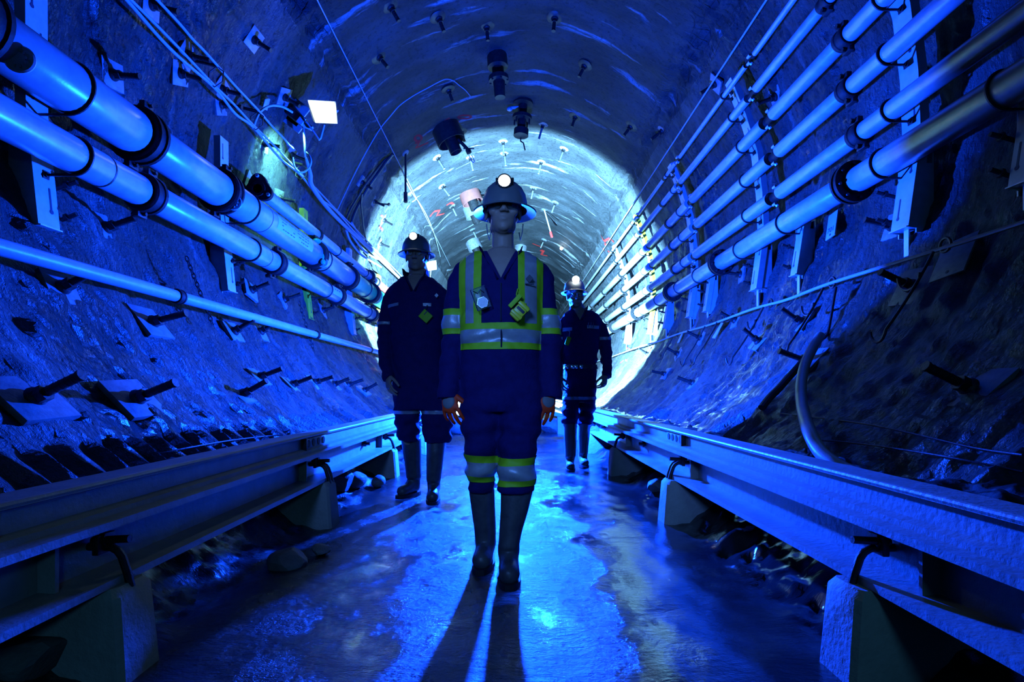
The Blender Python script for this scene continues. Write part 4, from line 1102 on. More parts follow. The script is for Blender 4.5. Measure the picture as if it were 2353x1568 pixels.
def hard_hat(root, c, rx, ry, hz, brim, m, tilt, lamp_m, lamp_pt, fullbrim=True):
    c = Vector(c); R = Matrix.Rotation(tilt, 3, 'X'); t = MB()
    # shell with brim, made of rings
    prof = [(0.0, 0.97), (0.05, 1.0), (0.25, 0.99), (0.5, 0.92), (0.70, 0.79), (0.86, 0.58), (0.96, 0.32), (1.0, 0.0)]
    seg = 40; rings = []
    def ring(sx, sy, z, droop=0):
        out = []
        for i in range(seg):
            a = 2*PI*i/seg
            out.append(t.bm.verts.new(c+R @ Vector((math.cos(a)*sx, math.sin(a)*sy, z-droop*(0.5+0.5*abs(math.cos(a)))))))
        return out
    outer = [(brim[0], brim[1], -0.008, 0.010), (brim[0]+0.003, brim[1]+0.003, -0.002, 0.010), (rx*1.12, ry*1.10, 0.004, 0.002)]
    for o in outer: rings.append(ring(*o))
    for z, s in prof[1:-1]: rings.append(ring(rx*s, ry*s, z*hz))
    for a, b2 in zip(rings, rings[1:]):
        for i in range(seg): t.bm.faces.new((a[i], a[(i+1) % seg], b2[(i+1) % seg], b2[i]))
    top = t.bm.verts.new(c+R @ Vector((0, 0, hz)))
    for i in range(seg): t.bm.faces.new((rings[-1][i], rings[-1][(i+1) % seg], top))
    # underside
    inn = [ring(rx*0.98, ry*0.98, -0.004), ring(rx*0.93, ry*0.93, 0.02)]
    for a, b2 in zip([rings[0]]+inn[:-1], inn):
        for i in range(seg): t.bm.faces.new((a[i], b2[i], b2[(i+1) % seg], a[(i+1) % seg]))
    # crown ridges
    for dx in (-0.32, 0, 0.32):
        pts = []
        for i in range(13):
            a = -1.1+2.3*i/12
            pts.append(c+R @ Vector((dx*rx*(0.9), math.sin(a)*ry*0.94*math.sqrt(1-dx*dx*0.6), math.cos(a)*hz*math.sqrt(max(0.05, 1-dx*dx))*0.985)))
        t.tube(pts, 0.008, 6)
    hat = t.build('hard_hat', m, root, 50)
    l = Vector(lamp_pt); lt = MB()
    lt.lathe(l, (0, -1, 0.05), [(-0.035, 0), (-0.035, 0.022), (0, 0.031), (0.012, 0.031), (0.012, 0.026), (0.004, 0.024), (0.004, 0)], 20)
    lamp = lt.build('cap_lamp', M['iron'], hat)
    q = MB(); q.lathe(l, (0, -1, 0.05), [(0.005, 0), (0.005, 0.0255), (0.013, 0.022), (0.016, 0.010), (0.017, 0)], 20); q.build('lamp_lens', lamp_m, lamp) if False else q.bm.free()
    q = MB(); q.box(l+Vector((0.030, 0.035, 0.002)), (0.022, 0.04, 0.045), bev=0.004); q.box(l+Vector((-0.030, 0.035, 0.002)), (0.016, 0.04, 0.045), bev=0.004)
    q.tube([l+Vector((0, 0.03, 0)), c+R @ Vector((0, -ry*0.5, hz*0.9)), c+R @ Vector((0, 0, hz+0.008)), c+R @ Vector((0, ry*0.75, hz*0.75)), c+R @ Vector((0.01, ry*1.05, 0.03)), c+R @ Vector((0.03, ry*1.2, -0.12))], 0.006, 6)
    q.build('lamp_bracket', M['iron'], hat)
    return hat, l

def lens_on(hat_root, l, name, r=0.0255):
    q = MB(); q.lathe(l, (0, -1, 0.05), [(0.005, 0), (0.005, r), (0.013, r*0.86), (0.016, r*0.4), (0.017, 0)], 20)
    return q.build(name, M['lamp_on'], hat_root)

def boot(root, secs, heel, toe, m, P):
    """wellington: shaft loft, foot, separate sole. heel/toe: world points at floor level"""
    b = MB()
    prev = None
    b.loft([(P((xl+xr_)/2, py, dy), (xr_-xl)/2*P.s(dy), ry) for (py, xl, xr_, dy, ry) in secs][::-1], 20, 2.2)
    heel = Vector(heel); toe = Vector(toe); d = (toe-heel).normalized(); L = (toe-heel).length
    ank = P((secs[-1][1]+secs[-1][2])/2, secs[-1][0], secs[-1][3])
    capsule(b, ank, 0.048, heel+d*0.055+Vector((0, 0, 0.085)), 0.048)
    capsule(b, heel+d*0.045+Vector((0, 0, 0.060)), 0.040, heel+d*(L*0.55)+Vector((0, 0, 0.056)), 0.042)
    capsule(b, heel+d*(L*0.5)+Vector((0, 0, 0.055)), 0.044, heel+d*(L-0.052)+Vector((0, 0, 0.048)), 0.044)
    capsule(b, heel+d*0.055+Vector((0, 0, 0.11)), 0.047, heel+d*(L*0.5)+Vector((0, 0, 0.066)), 0.041)
    me = fuse('boot', b, 0.008, 5); o = link('boot', me, m, root, 180)
    q = MB(); sd = Vector((-d.y, d.x, 0)); pts = []
    up = Vector((0, 0, 1))
    for i in range(28):
        a = 2*PI*i/28; u = 0.5+0.5*math.cos(a); w = (0.050 if u > 0.45 else 0.043)
        pts.append(heel+d*(L*(0.5+0.53*math.cos(a)))+sd*(w*math.copysign(abs(math.sin(a))**0.7, math.sin(a))))
    q.poly(pts, up, 0.024); q.build('sole', M['sole'], o, 20)
    tp = secs[0]; c = P((tp[1]+tp[2])/2, tp[0], tp[3])
    return o

class Proj:
    def __init__(s, D): s.D = D
    def __call__(s, px, py, dy=0.0): return W(px, py, s.D+dy)
    def s(s, dy=0.0): return (s.D+dy)/F

def person(label, D, spec):
    P = Proj(D); sp = spec
    # --- body: head to feet in one skin
    b = MB()
    T, R, k = head(b, sp['head'], sp['hh'], sp.get('pitch', 0), sp.get('yaw', 0), sp.get('fem', False))
    hc = Vector(sp['head'])
    t0 = sp['torso'][0]; base = P((t0[1]+t0[2])/2, t0[0])
    nr = sp['neck']
    capsule(b, T(0, 0.022, -0.055), nr, base+Vector((0, 0.02, -0.02)), nr*1.12)
    capsule(b, base+Vector((0, 0.015, -0.01)), nr*1.1, base+Vector((0, 0.005, -0.09)), nr*1.3)
    b.loft([(P((xl+x2)/2, py), (x2-xl)/2*P.s()*(0.80 if i > 1 else 0.7), ry*0.80) for i, (py, xl, x2, ry) in enumerate(sp['torso'])][::-1], 24, 2.3)
    for arm in ('armL', 'armR'):
        chainb(b, [(P(x, y, dy), r*P.s(dy)*0.62) for x, y, dy, r in sp[arm]])
    for leg, bt in (('legL', 'bootL'), ('legR', 'bootR')):
        chainb(b, [(P((xl+x2)/2, py, dy), (x2-xl)/2*P.s(dy)*0.66) for py, xl, x2, dy, ry in sp[leg]])
        L = sp[leg][-1]; s2 = sp[bt]['secs'][-1]; h = Vector(sp[bt]['heel']); t_ = Vector(sp[bt]['toe']); d = (t_-h).normalized()
        an = P((s2[1]+s2[2])/2, s2[0], s2[3])
        chainb(b, [(P((L[1]+L[2])/2, L[0], L[3]), 0.046), (an, 0.036), (h+d*0.06+Vector((0, 0, 0.06)), 0.034), (t_-d*0.07+Vector((0, 0, 0.05)), 0.026)])
    for hd in sp['hands']: hand(b, P(*hd['w']), hd['d'], hd['n'], hd['t'], hd.get('s', 1), hd.get('curl', 0.6))
    me = fuse('person', b, 0.0052, 3, 0.4)
    me.materials.clear()
    body = bpy.data.objects.new('person', me); COL.objects.link(body); me.materials.append(M['skin'])
    me.polygons.foreach_set('use_smooth', [True]*len(me.polygons))
    foot = Vector((hc.x, D, 0)); me.transform(Matrix.Translation(-foot)); body.location = foot
    tag(body, label, 'person')
    for s in (-1, 1):
        q = MB(); e = T(s*0.030, -0.0745, -0.001); q.sphere(e, 0.0118*k, sub=3); ey = q.build('eye', M['eye'], body)
        q = MB(); q.sphere(e+R @ Vector((0, -0.0085*k, 0.001)), 0.0055*k, (1, 0.7, 1)); q.build('iris', M['iris'], ey)
    q = MB(); q.sphere(T(0, 0.030, 0.020), k, (0.080, 0.088, 0.088), R, 3)
    if sp.get('hair_low'): q.sphere(T(0, 0.065, -0.045), k, (0.060, 0.045, 0.06), R, 3)
    hm = MB(); hm.bm.free(); hm.bm = q.bm
    bmesh.ops.bisect_plane(hm.bm, geom=hm.bm.verts[:]+hm.bm.edges[:]+hm.bm.faces[:], plane_co=T(0, -0.045, 0.0), plane_no=R @ Vector((0, 0.8, 0.25)), clear_inner=True)
    hm.build('hair', M['hair'], body)
    # --- coverall
    b = MB()
    b.loft([(P((xl+x2)/2, py), (x2-xl)/2*P.s(), ry) for py, xl, x2, ry in sp['torso']][::-1], 32, 2.35)
    for arm in ('armL', 'armR'):
        chainb(b, [(P(x, y, dy), r*P.s(dy)) for x, y, dy, r in sp[arm]])
        x, y, dy, r = sp[arm][-1]; e = P(x, y, dy); x0, y0, d0, r0 = sp[arm][-2]; d = (e-P(x0, y0, d0)).normalized()
        b.cyl(e-d*0.05, e+d*r*P.s(dy)*0.9, r*P.s(dy)*1.02, r*P.s(dy)*1.06, 20)
    for leg in ('legL', 'legR'):
        b.loft([(P((xl+x2)/2, py, dy), (x2-xl)/2*P.s(dy), ry) for py, xl, x2, dy, ry in sp[leg]][::-1], 24, 2.2)
    cm = fuse('coverall', b, 0.0085, 4)
    cloth_wrinkle(cm, sp['seed'], sp.get('wr', 0.010), sp['folds'])
    # neckline: open a V in front so that the throat shows
    vb = bmesh.new(); vb.from_mesh(cm)
    vx, vz, vw, vt = sp['vee']   # centre x, bottom z, half width at top, top z
    for pc, pn in (((vx, 0, vz), (1, 0, -vw/(vt-vz))), ((vx, 0, vz), (1, 0, vw/(vt-vz))), ((0, 0, vt), (0, 0, 1)), ((0, D+0.03, 0), (0, 1, 0))):
        bmesh.ops.bisect_plane(vb, geom=vb.verts[:]+vb.edges[:]+vb.faces[:], plane_co=pc, plane_no=pn)
    kill = [f for f in vb.faces if f.calc_center_median().z > vz and f.calc_center_median().y < D+0.03 and abs(f.calc_center_median().x-vx) < vw*(f.calc_center_median().z-vz)/(vt-vz)]
    top = [f for f in vb.faces if f.calc_center_median().z > vt]
    bmesh.ops.delete(vb, geom=list(set(kill+top)), context='FACES')
    cm2 = bpy.data.meshes.new('coverall'); vb.to_mesh(cm2); vb.free()
    cov = link('coverall', cm2.copy(), sp['cloth'], body, 180)
    # standing collar running round the neck and down both edges of the V
    nc = base+Vector((0, 0.022, 0)); lo = []; hi = []; n = 36
    zt = vt-0.010
    for i in range(n+1):
        u = -1+2*i/n; sg = 1 if u >= 0 else -1; au = abs(u)
        if au > 0.55:                       # lapel, from the neck side down to the bottom of the V
            w = (au-0.55)/0.45
            x = vx+sg*(vw*1.10*(1-w)+0.004); z = zt+(vz-zt)*w; y = D-sp['cy']*(0.62+0.40*w)
            lo.append(Vector((x, y-0.004, z))); hi.append(Vector((x+sg*(0.026-0.012*w), y-0.016+0.010*(1-w), z+0.022-0.030*w+sp['ch']*(1-w))))
        else:
            a = au/0.55*math.radians(118)   # from the back of the neck round to its side
            x = vx+sg*vw*1.10*math.sin(a)/math.sin(math.radians(118)); y = nc.y+0.060*math.cos(a)
            if a > PI/2: y = nc.y+(D-sp['cy']*0.62-nc.y)*((a-PI/2)/(math.radians(118)-PI/2))
            lo.append(Vector((x, y, zt))); hi.append(Vector((x*1.0+sg*0.016*math.sin(a), y+0.012*math.cos(a), zt+0.022+sp['ch'])))
    q = MB(); va = [q.bm.verts.new(p) for p in lo]; vb2 = [q.bm.verts.new(p) for p in hi]
    vc = [q.bm.verts.new(h+(l-h)*0.72+((h-l).cross(Vector((0, 0, 1)))*0+Vector((h.x-vx, h.y-nc.y, 0)).normalized()*0.016)) for l, h in zip(lo, hi)]
    for i in range(n):
        q.bm.faces.new((va[i], va[i+1], vb2[i+1], vb2[i])); q.bm.faces.new((vb2[i], vb2[i+1], vc[i+1], vc[i]))
    bmesh.ops.solidify(q.bm, geom=q.bm.faces[:], thickness=0.005)
    q.build('collar', sp['cloth'], body, 60)
    for nm, bt in (('L', 'bootL'), ('R', 'bootR')):
        boot(body, sp[bt]['secs'], sp[bt]['heel'], sp[bt]['toe'], sp['bootm'], P)
    hat, l = hard_hat(body, sp['hat'], *sp['hatdim'], sp['hatm'], sp.get('tilt', 0), None, sp['lamp'])
    lens_on(bpy.data.objects[hat.children[0].name], l, 'lamp_lens', sp.get('lr', 0.0255))
    return body, P, cm2, T, R, k

# leading woman
Dw = 2.42
def Z(py, D): return CZ-(py-VY)*D/F
def Xw(px, D): return (px-VX)*D/F
Pw = Proj(Dw)
spec = dict(head=(Xw(1156, Dw), Dw-0.01, 1.592), hh=0.222, pitch=-0.10, yaw=0.05, fem=True, neck=0.047, hair_low=True,
    torso=[(574, 1112, 1198, 0.060), (588, 1088, 1218, 0.080), (600, 1068, 1238, 0.095), (618, 1050, 1254, 0.108), (650, 1053, 1250, 0.120), (700, 1058, 1246, 0.128), (750, 1060, 1243, 0.122), (795, 1062, 1241, 0.116), (850, 1060, 1246, 0.122), (905, 1059, 1252, 0.130), (945, 1061, 1252, 0.125)],
    armL=[(1062, 623, 0, 20), (1054, 648, 0, 23), (1050, 690, 0.0, 25), (1042, 760, 0.01, 26), (1034, 840, -0.01, 26), (1031, 897, -0.03, 25)],
    armR=[(1242, 623, 0, 20), (1250, 648, 0, 24), (1252, 690, 0.0, 26), (1262, 760, 0.01, 27), (1266, 840, -0.01, 27), (1265, 895, -0.03, 26)],
    legL=[(890, 1060, 1162, 0, 0.11), (940, 1061, 1158, 0, 0.105), (990, 1065, 1153, -0.01, 0.10), (1040, 1068, 1148, -0.02, 0.09), (1090, 1072, 1141, 0.0, 0.08), (1130, 1075, 1135, 0.03, 0.072)],
    legR=[(890, 1150, 1252, 0, 0.11), (940, 1149, 1251, -0.02, 0.105), (990, 1147, 1243, -0.05, 0.10), (1040, 1146, 1230, -0.08, 0.09), (1090, 1144, 1229, -0.09, 0.082), (1130, 1144, 1229, -0.09, 0.076)],
    bootL=dict(secs=[(1118, 1076, 1136, 0.03, 0.062), (1170, 1083, 1138, 0.05, 0.060), (1220, 1090, 1140, 0.07, 0.058), (1250, 1092, 1139, 0.07, 0.056)], heel=(Xw(1120, 2.52), 2.575, 0.002), toe=(Xw(1104, 2.36), 2.315, 0.0)),
    bootR=dict(secs=[(1118, 1151, 1227, -0.08, 0.068), (1170, 1150, 1215, -0.09, 0.062), (1220, 1147, 1200, -0.10, 0.058), (1255, 1145, 1193, -0.11, 0.056)], heel=(Xw(1168, 2.38), 2.40, 0.002), toe=(Xw(1171, 2.14), 2.135, 0.0)),
    hands=[dict(w=(1031, 902, -0.04), d=(0.15, -0.30, -1), n=(0.35, 0.95, 0), t=(0.95, -0.35, 0), curl=0.55, s=0.92), dict(w=(1260, 900, -0.04), d=(-0.13, -0.30, -1), n=(-0.35, 0.95, 0), t=(-0.95, -0.35, 0), curl=0.5, s=0.95)],
    seed=4, wr=0.015, folds=[(0.62, 0.16), (1.02, 0.05), (0.42, 0.06)], vee=(Xw(1152, Dw), Z(640, 2.31), 0.062, Z(578, 2.36)), cy=0.105, ch=0.014, cloth=M['navy'], bootm=M['boot'],
    hat=(Xw(1160, Dw), Dw+0.005, 1.604), hatdim=(0.102, 0.125, 0.128, (0.140, 0.166)), hatm=M['hat'], tilt=0.03, lamp=(Xw(1159, 2.32), Dw-0.108, 1.690), lr=0.027)
wb, P, cm, T, R, k = person('woman leading the group in navy coverall with lime and silver vest bands and orange gloves', Dw, spec)
def bands(cm, root, z_list, xs, m_list, off, extra=()):
    for (z0, z1), m_ in zip(z_list, m_list):
        patch(cm, slab(z0, z1)+xr(*xs)+list(extra), off, 'lime_trim' if m_ == 'lime' else 'reflective_band', M[m_], root)
front = [((0, Dw+0.06, 0), (0, -1, 0))]
zf = lambda py: Z(py, Dw-0.11)
# waist band, straps, sleeves
bands(cm, wb, [(zf(803), zf(787)), (zf(787), zf(757)), (zf(757), zf(742))], (Xw(1061.5, Dw), Xw(1242, Dw)), ('lime', 'silver', 'lime'), 0.004)
top = zf(576)
for (a, c, m_, lo) in ((1054, 1070, 'lime', 757), (1070, 1089, 'silver', 742), (1089, 1107, 'lime', 742), (1190, 1205, 'lime', 742), (1205, 1233, 'silver', 742), (1233, 1248, 'lime', 742)):
    patch(cm, slab(zf(742), Z(560, Dw))+xr(Xw(a, Dw-0.1), Xw(c, Dw-0.1))+[((0, Dw+0.10, 0), (0, -1, 0))], 0.004 if m_ == 'lime' else 0.0034, 'lime_trim' if m_ == 'lime' else 'reflective_band', M[m_], wb)
for xs_ in ((-1.0, Xw(1061, Dw)), (Xw(1242, Dw), 1.0)):
    bands(cm, wb, [(Z(770, Dw), Z(756, Dw)), (Z(756, Dw), Z(727, Dw)), (Z(727, Dw), Z(712, Dw))], xs_, ('lime', 'silver', 'lime'), 0.004)
xm = Xw(1146.5, Dw)
def tilted(z, slope, x0, up): return ((x0, 0, z), (-slope*up, 0, up))
for xs_, y0, sl, D_ in (((-1, xm), 0, -0.05, Dw-0.09), ((xm, 1), 9, 0.05, Dw-0.17)):
    for (a, c, m_) in ((1046, 1064, 'lime'), (1064, 1097, 'silver'), (1097, 1112, 'lime')):
        za = Z(a+y0, D_); zc = Z(c+y0, D_); x0 = Xw(1108 if y0 == 0 else 1188, Dw)
        patch(cm, [tilted(zc, sl, x0, 1), tilted(za, sl, x0, -1)]+xr(*xs_), 0.004, 'lime_trim' if m_ == 'lime' else 'reflective_band', M[m_], wb)
# zip, emblem
b = MB(); b.tube([W(1151, y, Dw-0.125-0.006*math.sin((y-650)/250*PI)) for y in range(650, 742, 8)], 0.003, 5); b.tube([W(1152, y, Dw-0.126) for y in range(742, 806, 8)], 0.0035, 5); b.build('zip', M['sticker'], wb)
b = MB(); c = W(1217, 640, Dw-0.128); b.poly([c+Vector((0.016, 0, 0)), c+Vector((0, 0, 0.017)), c+Vector((-0.016, 0, 0)), c+Vector((0, 0, -0.017))], (0, 1, 0), 0.012); b.poly([c+Vector((0.019, 0, -0.024)), c+Vector((0.019, 0, -0.020)), c+Vector((-0.019, 0, -0.020)), c+Vector((-0.019, 0, -0.024))], (0, 1, 0), 0.012); b.build('emblem', M['sticker'], wb)
# gloves
for hd in spec['hands']:
    g = MB(); hand(g, P(*hd['w']), hd['d'], hd['n'], hd['t'], hd['s']*1.04, hd['curl'], 0.0006)
    w = P(*hd['w']); d = Vector(hd['d']).normalized()
    g.cyl(w-d*0.05, w+d*0.005, 0.036, 0.034, 18)
    go = link('glove', fuse('glove', g, 0.0032, 2, 0.4), M['glove'], wb, 180)
    q = MB(); pn = (Vector(hd['n'])-d*Vector(hd['n']).dot(d)).normalized(); t = d.cross(pn).normalized(); Rm = Matrix((t, d, pn)).transposed()
    q.sphere(w+d*0.045-pn*0.010, 1, (0.030, 0.034, 0.0125), Rm, 3); q.build('back_pad', M['glove_back'], go)
# safety glasses
b = MB(); A = []; Bv = []
for i in range(21):
    a = -1.25+2.5*i/20
    x = 0.074*math.sin(a)/math.sin(1.25); y = -0.104+0.055*(1-math.cos(a))/(1-math.cos(1.25))
    nose = max(0, 1-abs(x)/0.016)
    A.append(T(x, y, 0.024)); Bv.append(T(x, y, -0.026+0.026*nose))
va = [b.bm.verts.new(p) for p in A]; vb = [b.bm.verts.new(p) for p in Bv]
for i in range(20): b.bm.faces.new((va[i], va[i+1], vb[i+1], vb[i]))
bmesh.ops.solidify(b.bm, geom=b.bm.faces[:], thickness=0.002)
gl = b.build('safety_glasses', M['lens'], wb)
b = MB(); b.tube(A, 0.0016, 5); b.tube([A[-1], T(0.079, 0.01, 0.015)], 0.0022, 5); b.tube([A[0], T(-0.079, 0.01, 0.015)], 0.0022, 5); b.build('glasses_frame', M['chrome'], gl)
# hat suspension cord behind the jaw
for s in (-1, 1):
    b = MB(); b.tube([W(1160+s*42, 515, Dw+0.06), W(1160+s*40, 535, Dw+0.07), W(1160+s*35, 552, Dw+0.07), W(1160+s*33, 535, Dw+0.08)], 0.003, 6)
    b.build('hat_cord', M['cable'], wb)
# clipped-on instruments
dp = W(1194, 716, Dw-0.165); t = thing('gas_detector', 'yellow gas detector clipped to the front of the leading woman\'s vest', 'gas detector', dp+Vector((0, 0, -0.05)))
Rm = Matrix.Rotation(0.75, 3, 'Y')
b = MB(); b.box(dp, (0.052, 0.030, 0.078), Rm, 0.010); b.build('casing', M['yellow_box'], t)
for o, w in ((0.026, 0.056), (-0.020, 0.056)):
    b = MB(); b.box(dp+Rm @ Vector((0, -0.003, o)), (w, 0.034, 0.016), Rm, 0.004); b.build('casing_ridge', M['yellow_box'], t)
b = MB(); b.box(dp+Rm @ Vector((0, -0.016, 0.006)), (0.038, 0.004, 0.012), Rm, 0.001); b.build('display', M['sticker'], t)
b = MB(); b.box(dp+Rm @ Vector((-0.044, 0.008, 0.02)), (0.02, 0.014, 0.07), Rm, 0.004); b.build('lime_clip', M['lime'], t)
b = MB(); b.tube([dp+Rm @ Vector((0, 0, 0.042)), W(1190, 695, Dw-0.15), W(1187, 676, Dw-0.135), W(1190, 664, Dw-0.13)], 0.0035, 6); b.build('strap', M['lime'], t)
tp = W(1107, 690, Dw-0.150); t = thing('name_tag', 'clear plastic holder with a silver hexagon clipped on the leading woman\'s chest', 'badge', tp+Vector((0, 0, -0.04)))
Rm = Matrix.Rotation(-0.35, 3, 'Y')
b = MB(); b.box(tp+Rm @ Vector((0, 0, 0.008)), (0.062, 0.006, 0.092), Rm, 0.002); b.build('holder', M['lens'], t)
b = MB(); b.tube([tp+Rm @ Vector((x, -0.004, z)) for x, z in ((-0.031, -0.038), (0.031, -0.038), (0.031, 0.054), (-0.031, 0.054))], 0.0022, 5, True); b.tube([tp+Rm @ Vector((x, -0.005, z)) for x, z in ((-0.022, 0.048), (-0.006, 0.03), (0.008, 0.044), (0.02, 0.026))], 0.002, 5); b.build('holder_rim', M['chrome'], t)
b = MB(); c = tp+Rm @ Vector((0, -0.006, -0.012)); b.poly([c+Rm @ Vector((0.026*math.cos(PI/3*i), 0, 0.026*math.sin(PI/3*i))) for i in range(6)], (0, -1, 0), 0.004); b.build('hexagon', M['silver'], t)
b = MB(); c = tp+Rm @ Vector((0, -0.0105, -0.012)); b.tube([c+Rm @ Vector((0.024*math.cos(PI/3*i), 0, 0.024*math.sin(PI/3*i))) for i in range(6)], 0.002, 5, True); b.build('hexagon_rim', M['chrome'], t)

# man behind on the left
Dm = 3.97
spec = dict(head=(Xw(959, Dm), Dm-0.01, 1.775), hh=0.235, neck=0.062, pitch=-0.03, yaw=-0.03,
    torso=[(634, 930, 988, 0.075), (645, 915, 1005, 0.095), (658, 899, 1018, 0.112), (675, 893, 1024, 0.125), (720, 896, 1022, 0.135), (770, 901, 1016, 0.135), (830, 903, 1018, 0.13), (880, 903, 1030, 0.135), (915, 904, 1039, 0.14), (940, 905, 1040, 0.13)],
    armL=[(904, 672, 0, 15), (896, 690, 0, 17), (889, 730, 0.03, 18), (884, 790, 0.02, 17), (885, 835, -0.05, 16), (892, 860, -0.09, 14)],
    armR=[(1014, 672, 0, 15), (1022, 690, 0, 17), (1028, 730, 0.03, 18), (1030, 800, 0.02, 17), (1030, 858, -0.03, 15)],
    legL=[(890, 905, 968, 0, 0.13), (940, 906, 965, 0, 0.125), (975, 908, 964, 0.02, 0.115), (1000, 910, 965, 0.03, 0.11), (1013, 915, 966, 0.03, 0.105)],
    legR=[(890, 967, 1040, 0, 0.13), (940, 970, 1040, -0.02, 0.125), (975, 971, 1040, -0.04, 0.115), (1002, 971, 1038, -0.05, 0.11), (1017, 975, 1033, -0.05, 0.10)],
    bootL=dict(secs=[(1006, 921, 967, 0.05, 0.075), (1040, 926, 968, 0.07, 0.072), (1070, 931, 968, 0.09, 0.066), (1098, 934, 969, 0.10, 0.06)], heel=(Xw(962, 4.1), 4.13, 0.002), toe=(Xw(918, 4.0), 3.93, 0.0)),
    bootR=dict(secs=[(1008, 980, 1024, -0.05, 0.075), (1040, 980, 1021, -0.06, 0.072), (1075, 980, 1017, -0.06, 0.066), (1105, 980, 1013, -0.06, 0.06)], heel=(Xw(996, 3.95), 4.0, 0.002), toe=(Xw(994, 3.75), 3.72, 0.0)),
    hands=[dict(w=(892, 862, -0.09), d=(0.12, -0.35, -1), n=(0.8, 0.5, 0), t=(0.5, -0.85, 0), curl=0.5, s=1.05), dict(w=(1030, 862, -0.03), d=(-0.1, -0.3, -1), n=(-0.8, 0.5, 0), t=(-0.5, -0.85, 0), curl=0.6, s=1.05)],
    seed=8, wr=0.017, folds=[(0.55, 0.12), (1.2, 0.05)], vee=(Xw(957, Dm), Z(668, 3.85), 0.055, Z(634, 3.88)), cy=0.125, ch=0.045, cloth=M['navy_b'], bootm=M['boot'],
    hat=(Xw(957, Dm), Dm+0.005, 1.802), hatdim=(0.104, 0.128, 0.135, (0.133, 0.160)), hatm=M['hat'], tilt=0.02, lamp=(Xw(950, 3.86), Dm-0.112, Z(544, 3.86)), lr=0.030)
mb_, P, cm, T, R, k = person('man in dark coverall with turned-up collar walking behind on the left beside the beam', Dm, spec)
zf = lambda py: Z(py, Dm-0.12)
patch(cm, slab(zf(952), zf(944)), 0.004, 'reflective_band', M['silver'], mb_)
patch(cm, slab(zf(742), zf(735))+xr(-3, Xw(899, Dm)), 0.004, 'reflective_band', M['silver'], mb_)
patch(cm, slab(zf(742), zf(735))+xr(Xw(1016, Dm), 3), 0.004, 'reflective_band', M['silver'], mb_)
patch(cm, [tilted(zf(704), 0.12, Xw(910, Dm), 1), tilted(zf(697), 0.12, Xw(910, Dm), -1)]+xr(Xw(896, Dm), Xw(924, Dm))+[((0, Dm, 0), (0, -1, 0))], 0.005, 'pocket_flap', M['silver'], mb_)
patch(cm, slab(zf(704), zf(697))+xr(Xw(978, Dm), Xw(996, Dm))+[((0, Dm, 0), (0, -1, 0))], 0.005, 'pocket_flap', M['silver'], mb_)
b = MB(); c = W(1003, 679, Dm-0.140); b.poly([c+Vector((0.014, 0, 0)), c+Vector((0, 0, 0.016)), c+Vector((-0.014, 0, 0)), c+Vector((0, 0, -0.016))], (0, 1, 0), 0.02); b.build('emblem', M['silver'], mb_)
c = W(978, 727, Dm-0.155); t = thing('note_pad', 'lime green square tag hanging askew on the left man\'s chest', 'tag', c+Vector((0, 0, -0.05)))
Rm = Matrix.Rotation(0.72, 3, 'Y')
b = MB(); b.box(c, (0.078, 0.016, 0.070), Rm, 0.004); b.build('tag_body', M['lime'], t)
b = MB(); b.box(c+Rm @ Vector((-0.014, -0.008, 0.02)), (0.006, 0.006, 0.036), Rm); b.tube([c+Vector((0, 0, 0.05)), c+Vector((0.01, 0.012, 0.08))], 0.003, 5); b.build('tag_clip', M['sticker'], t)

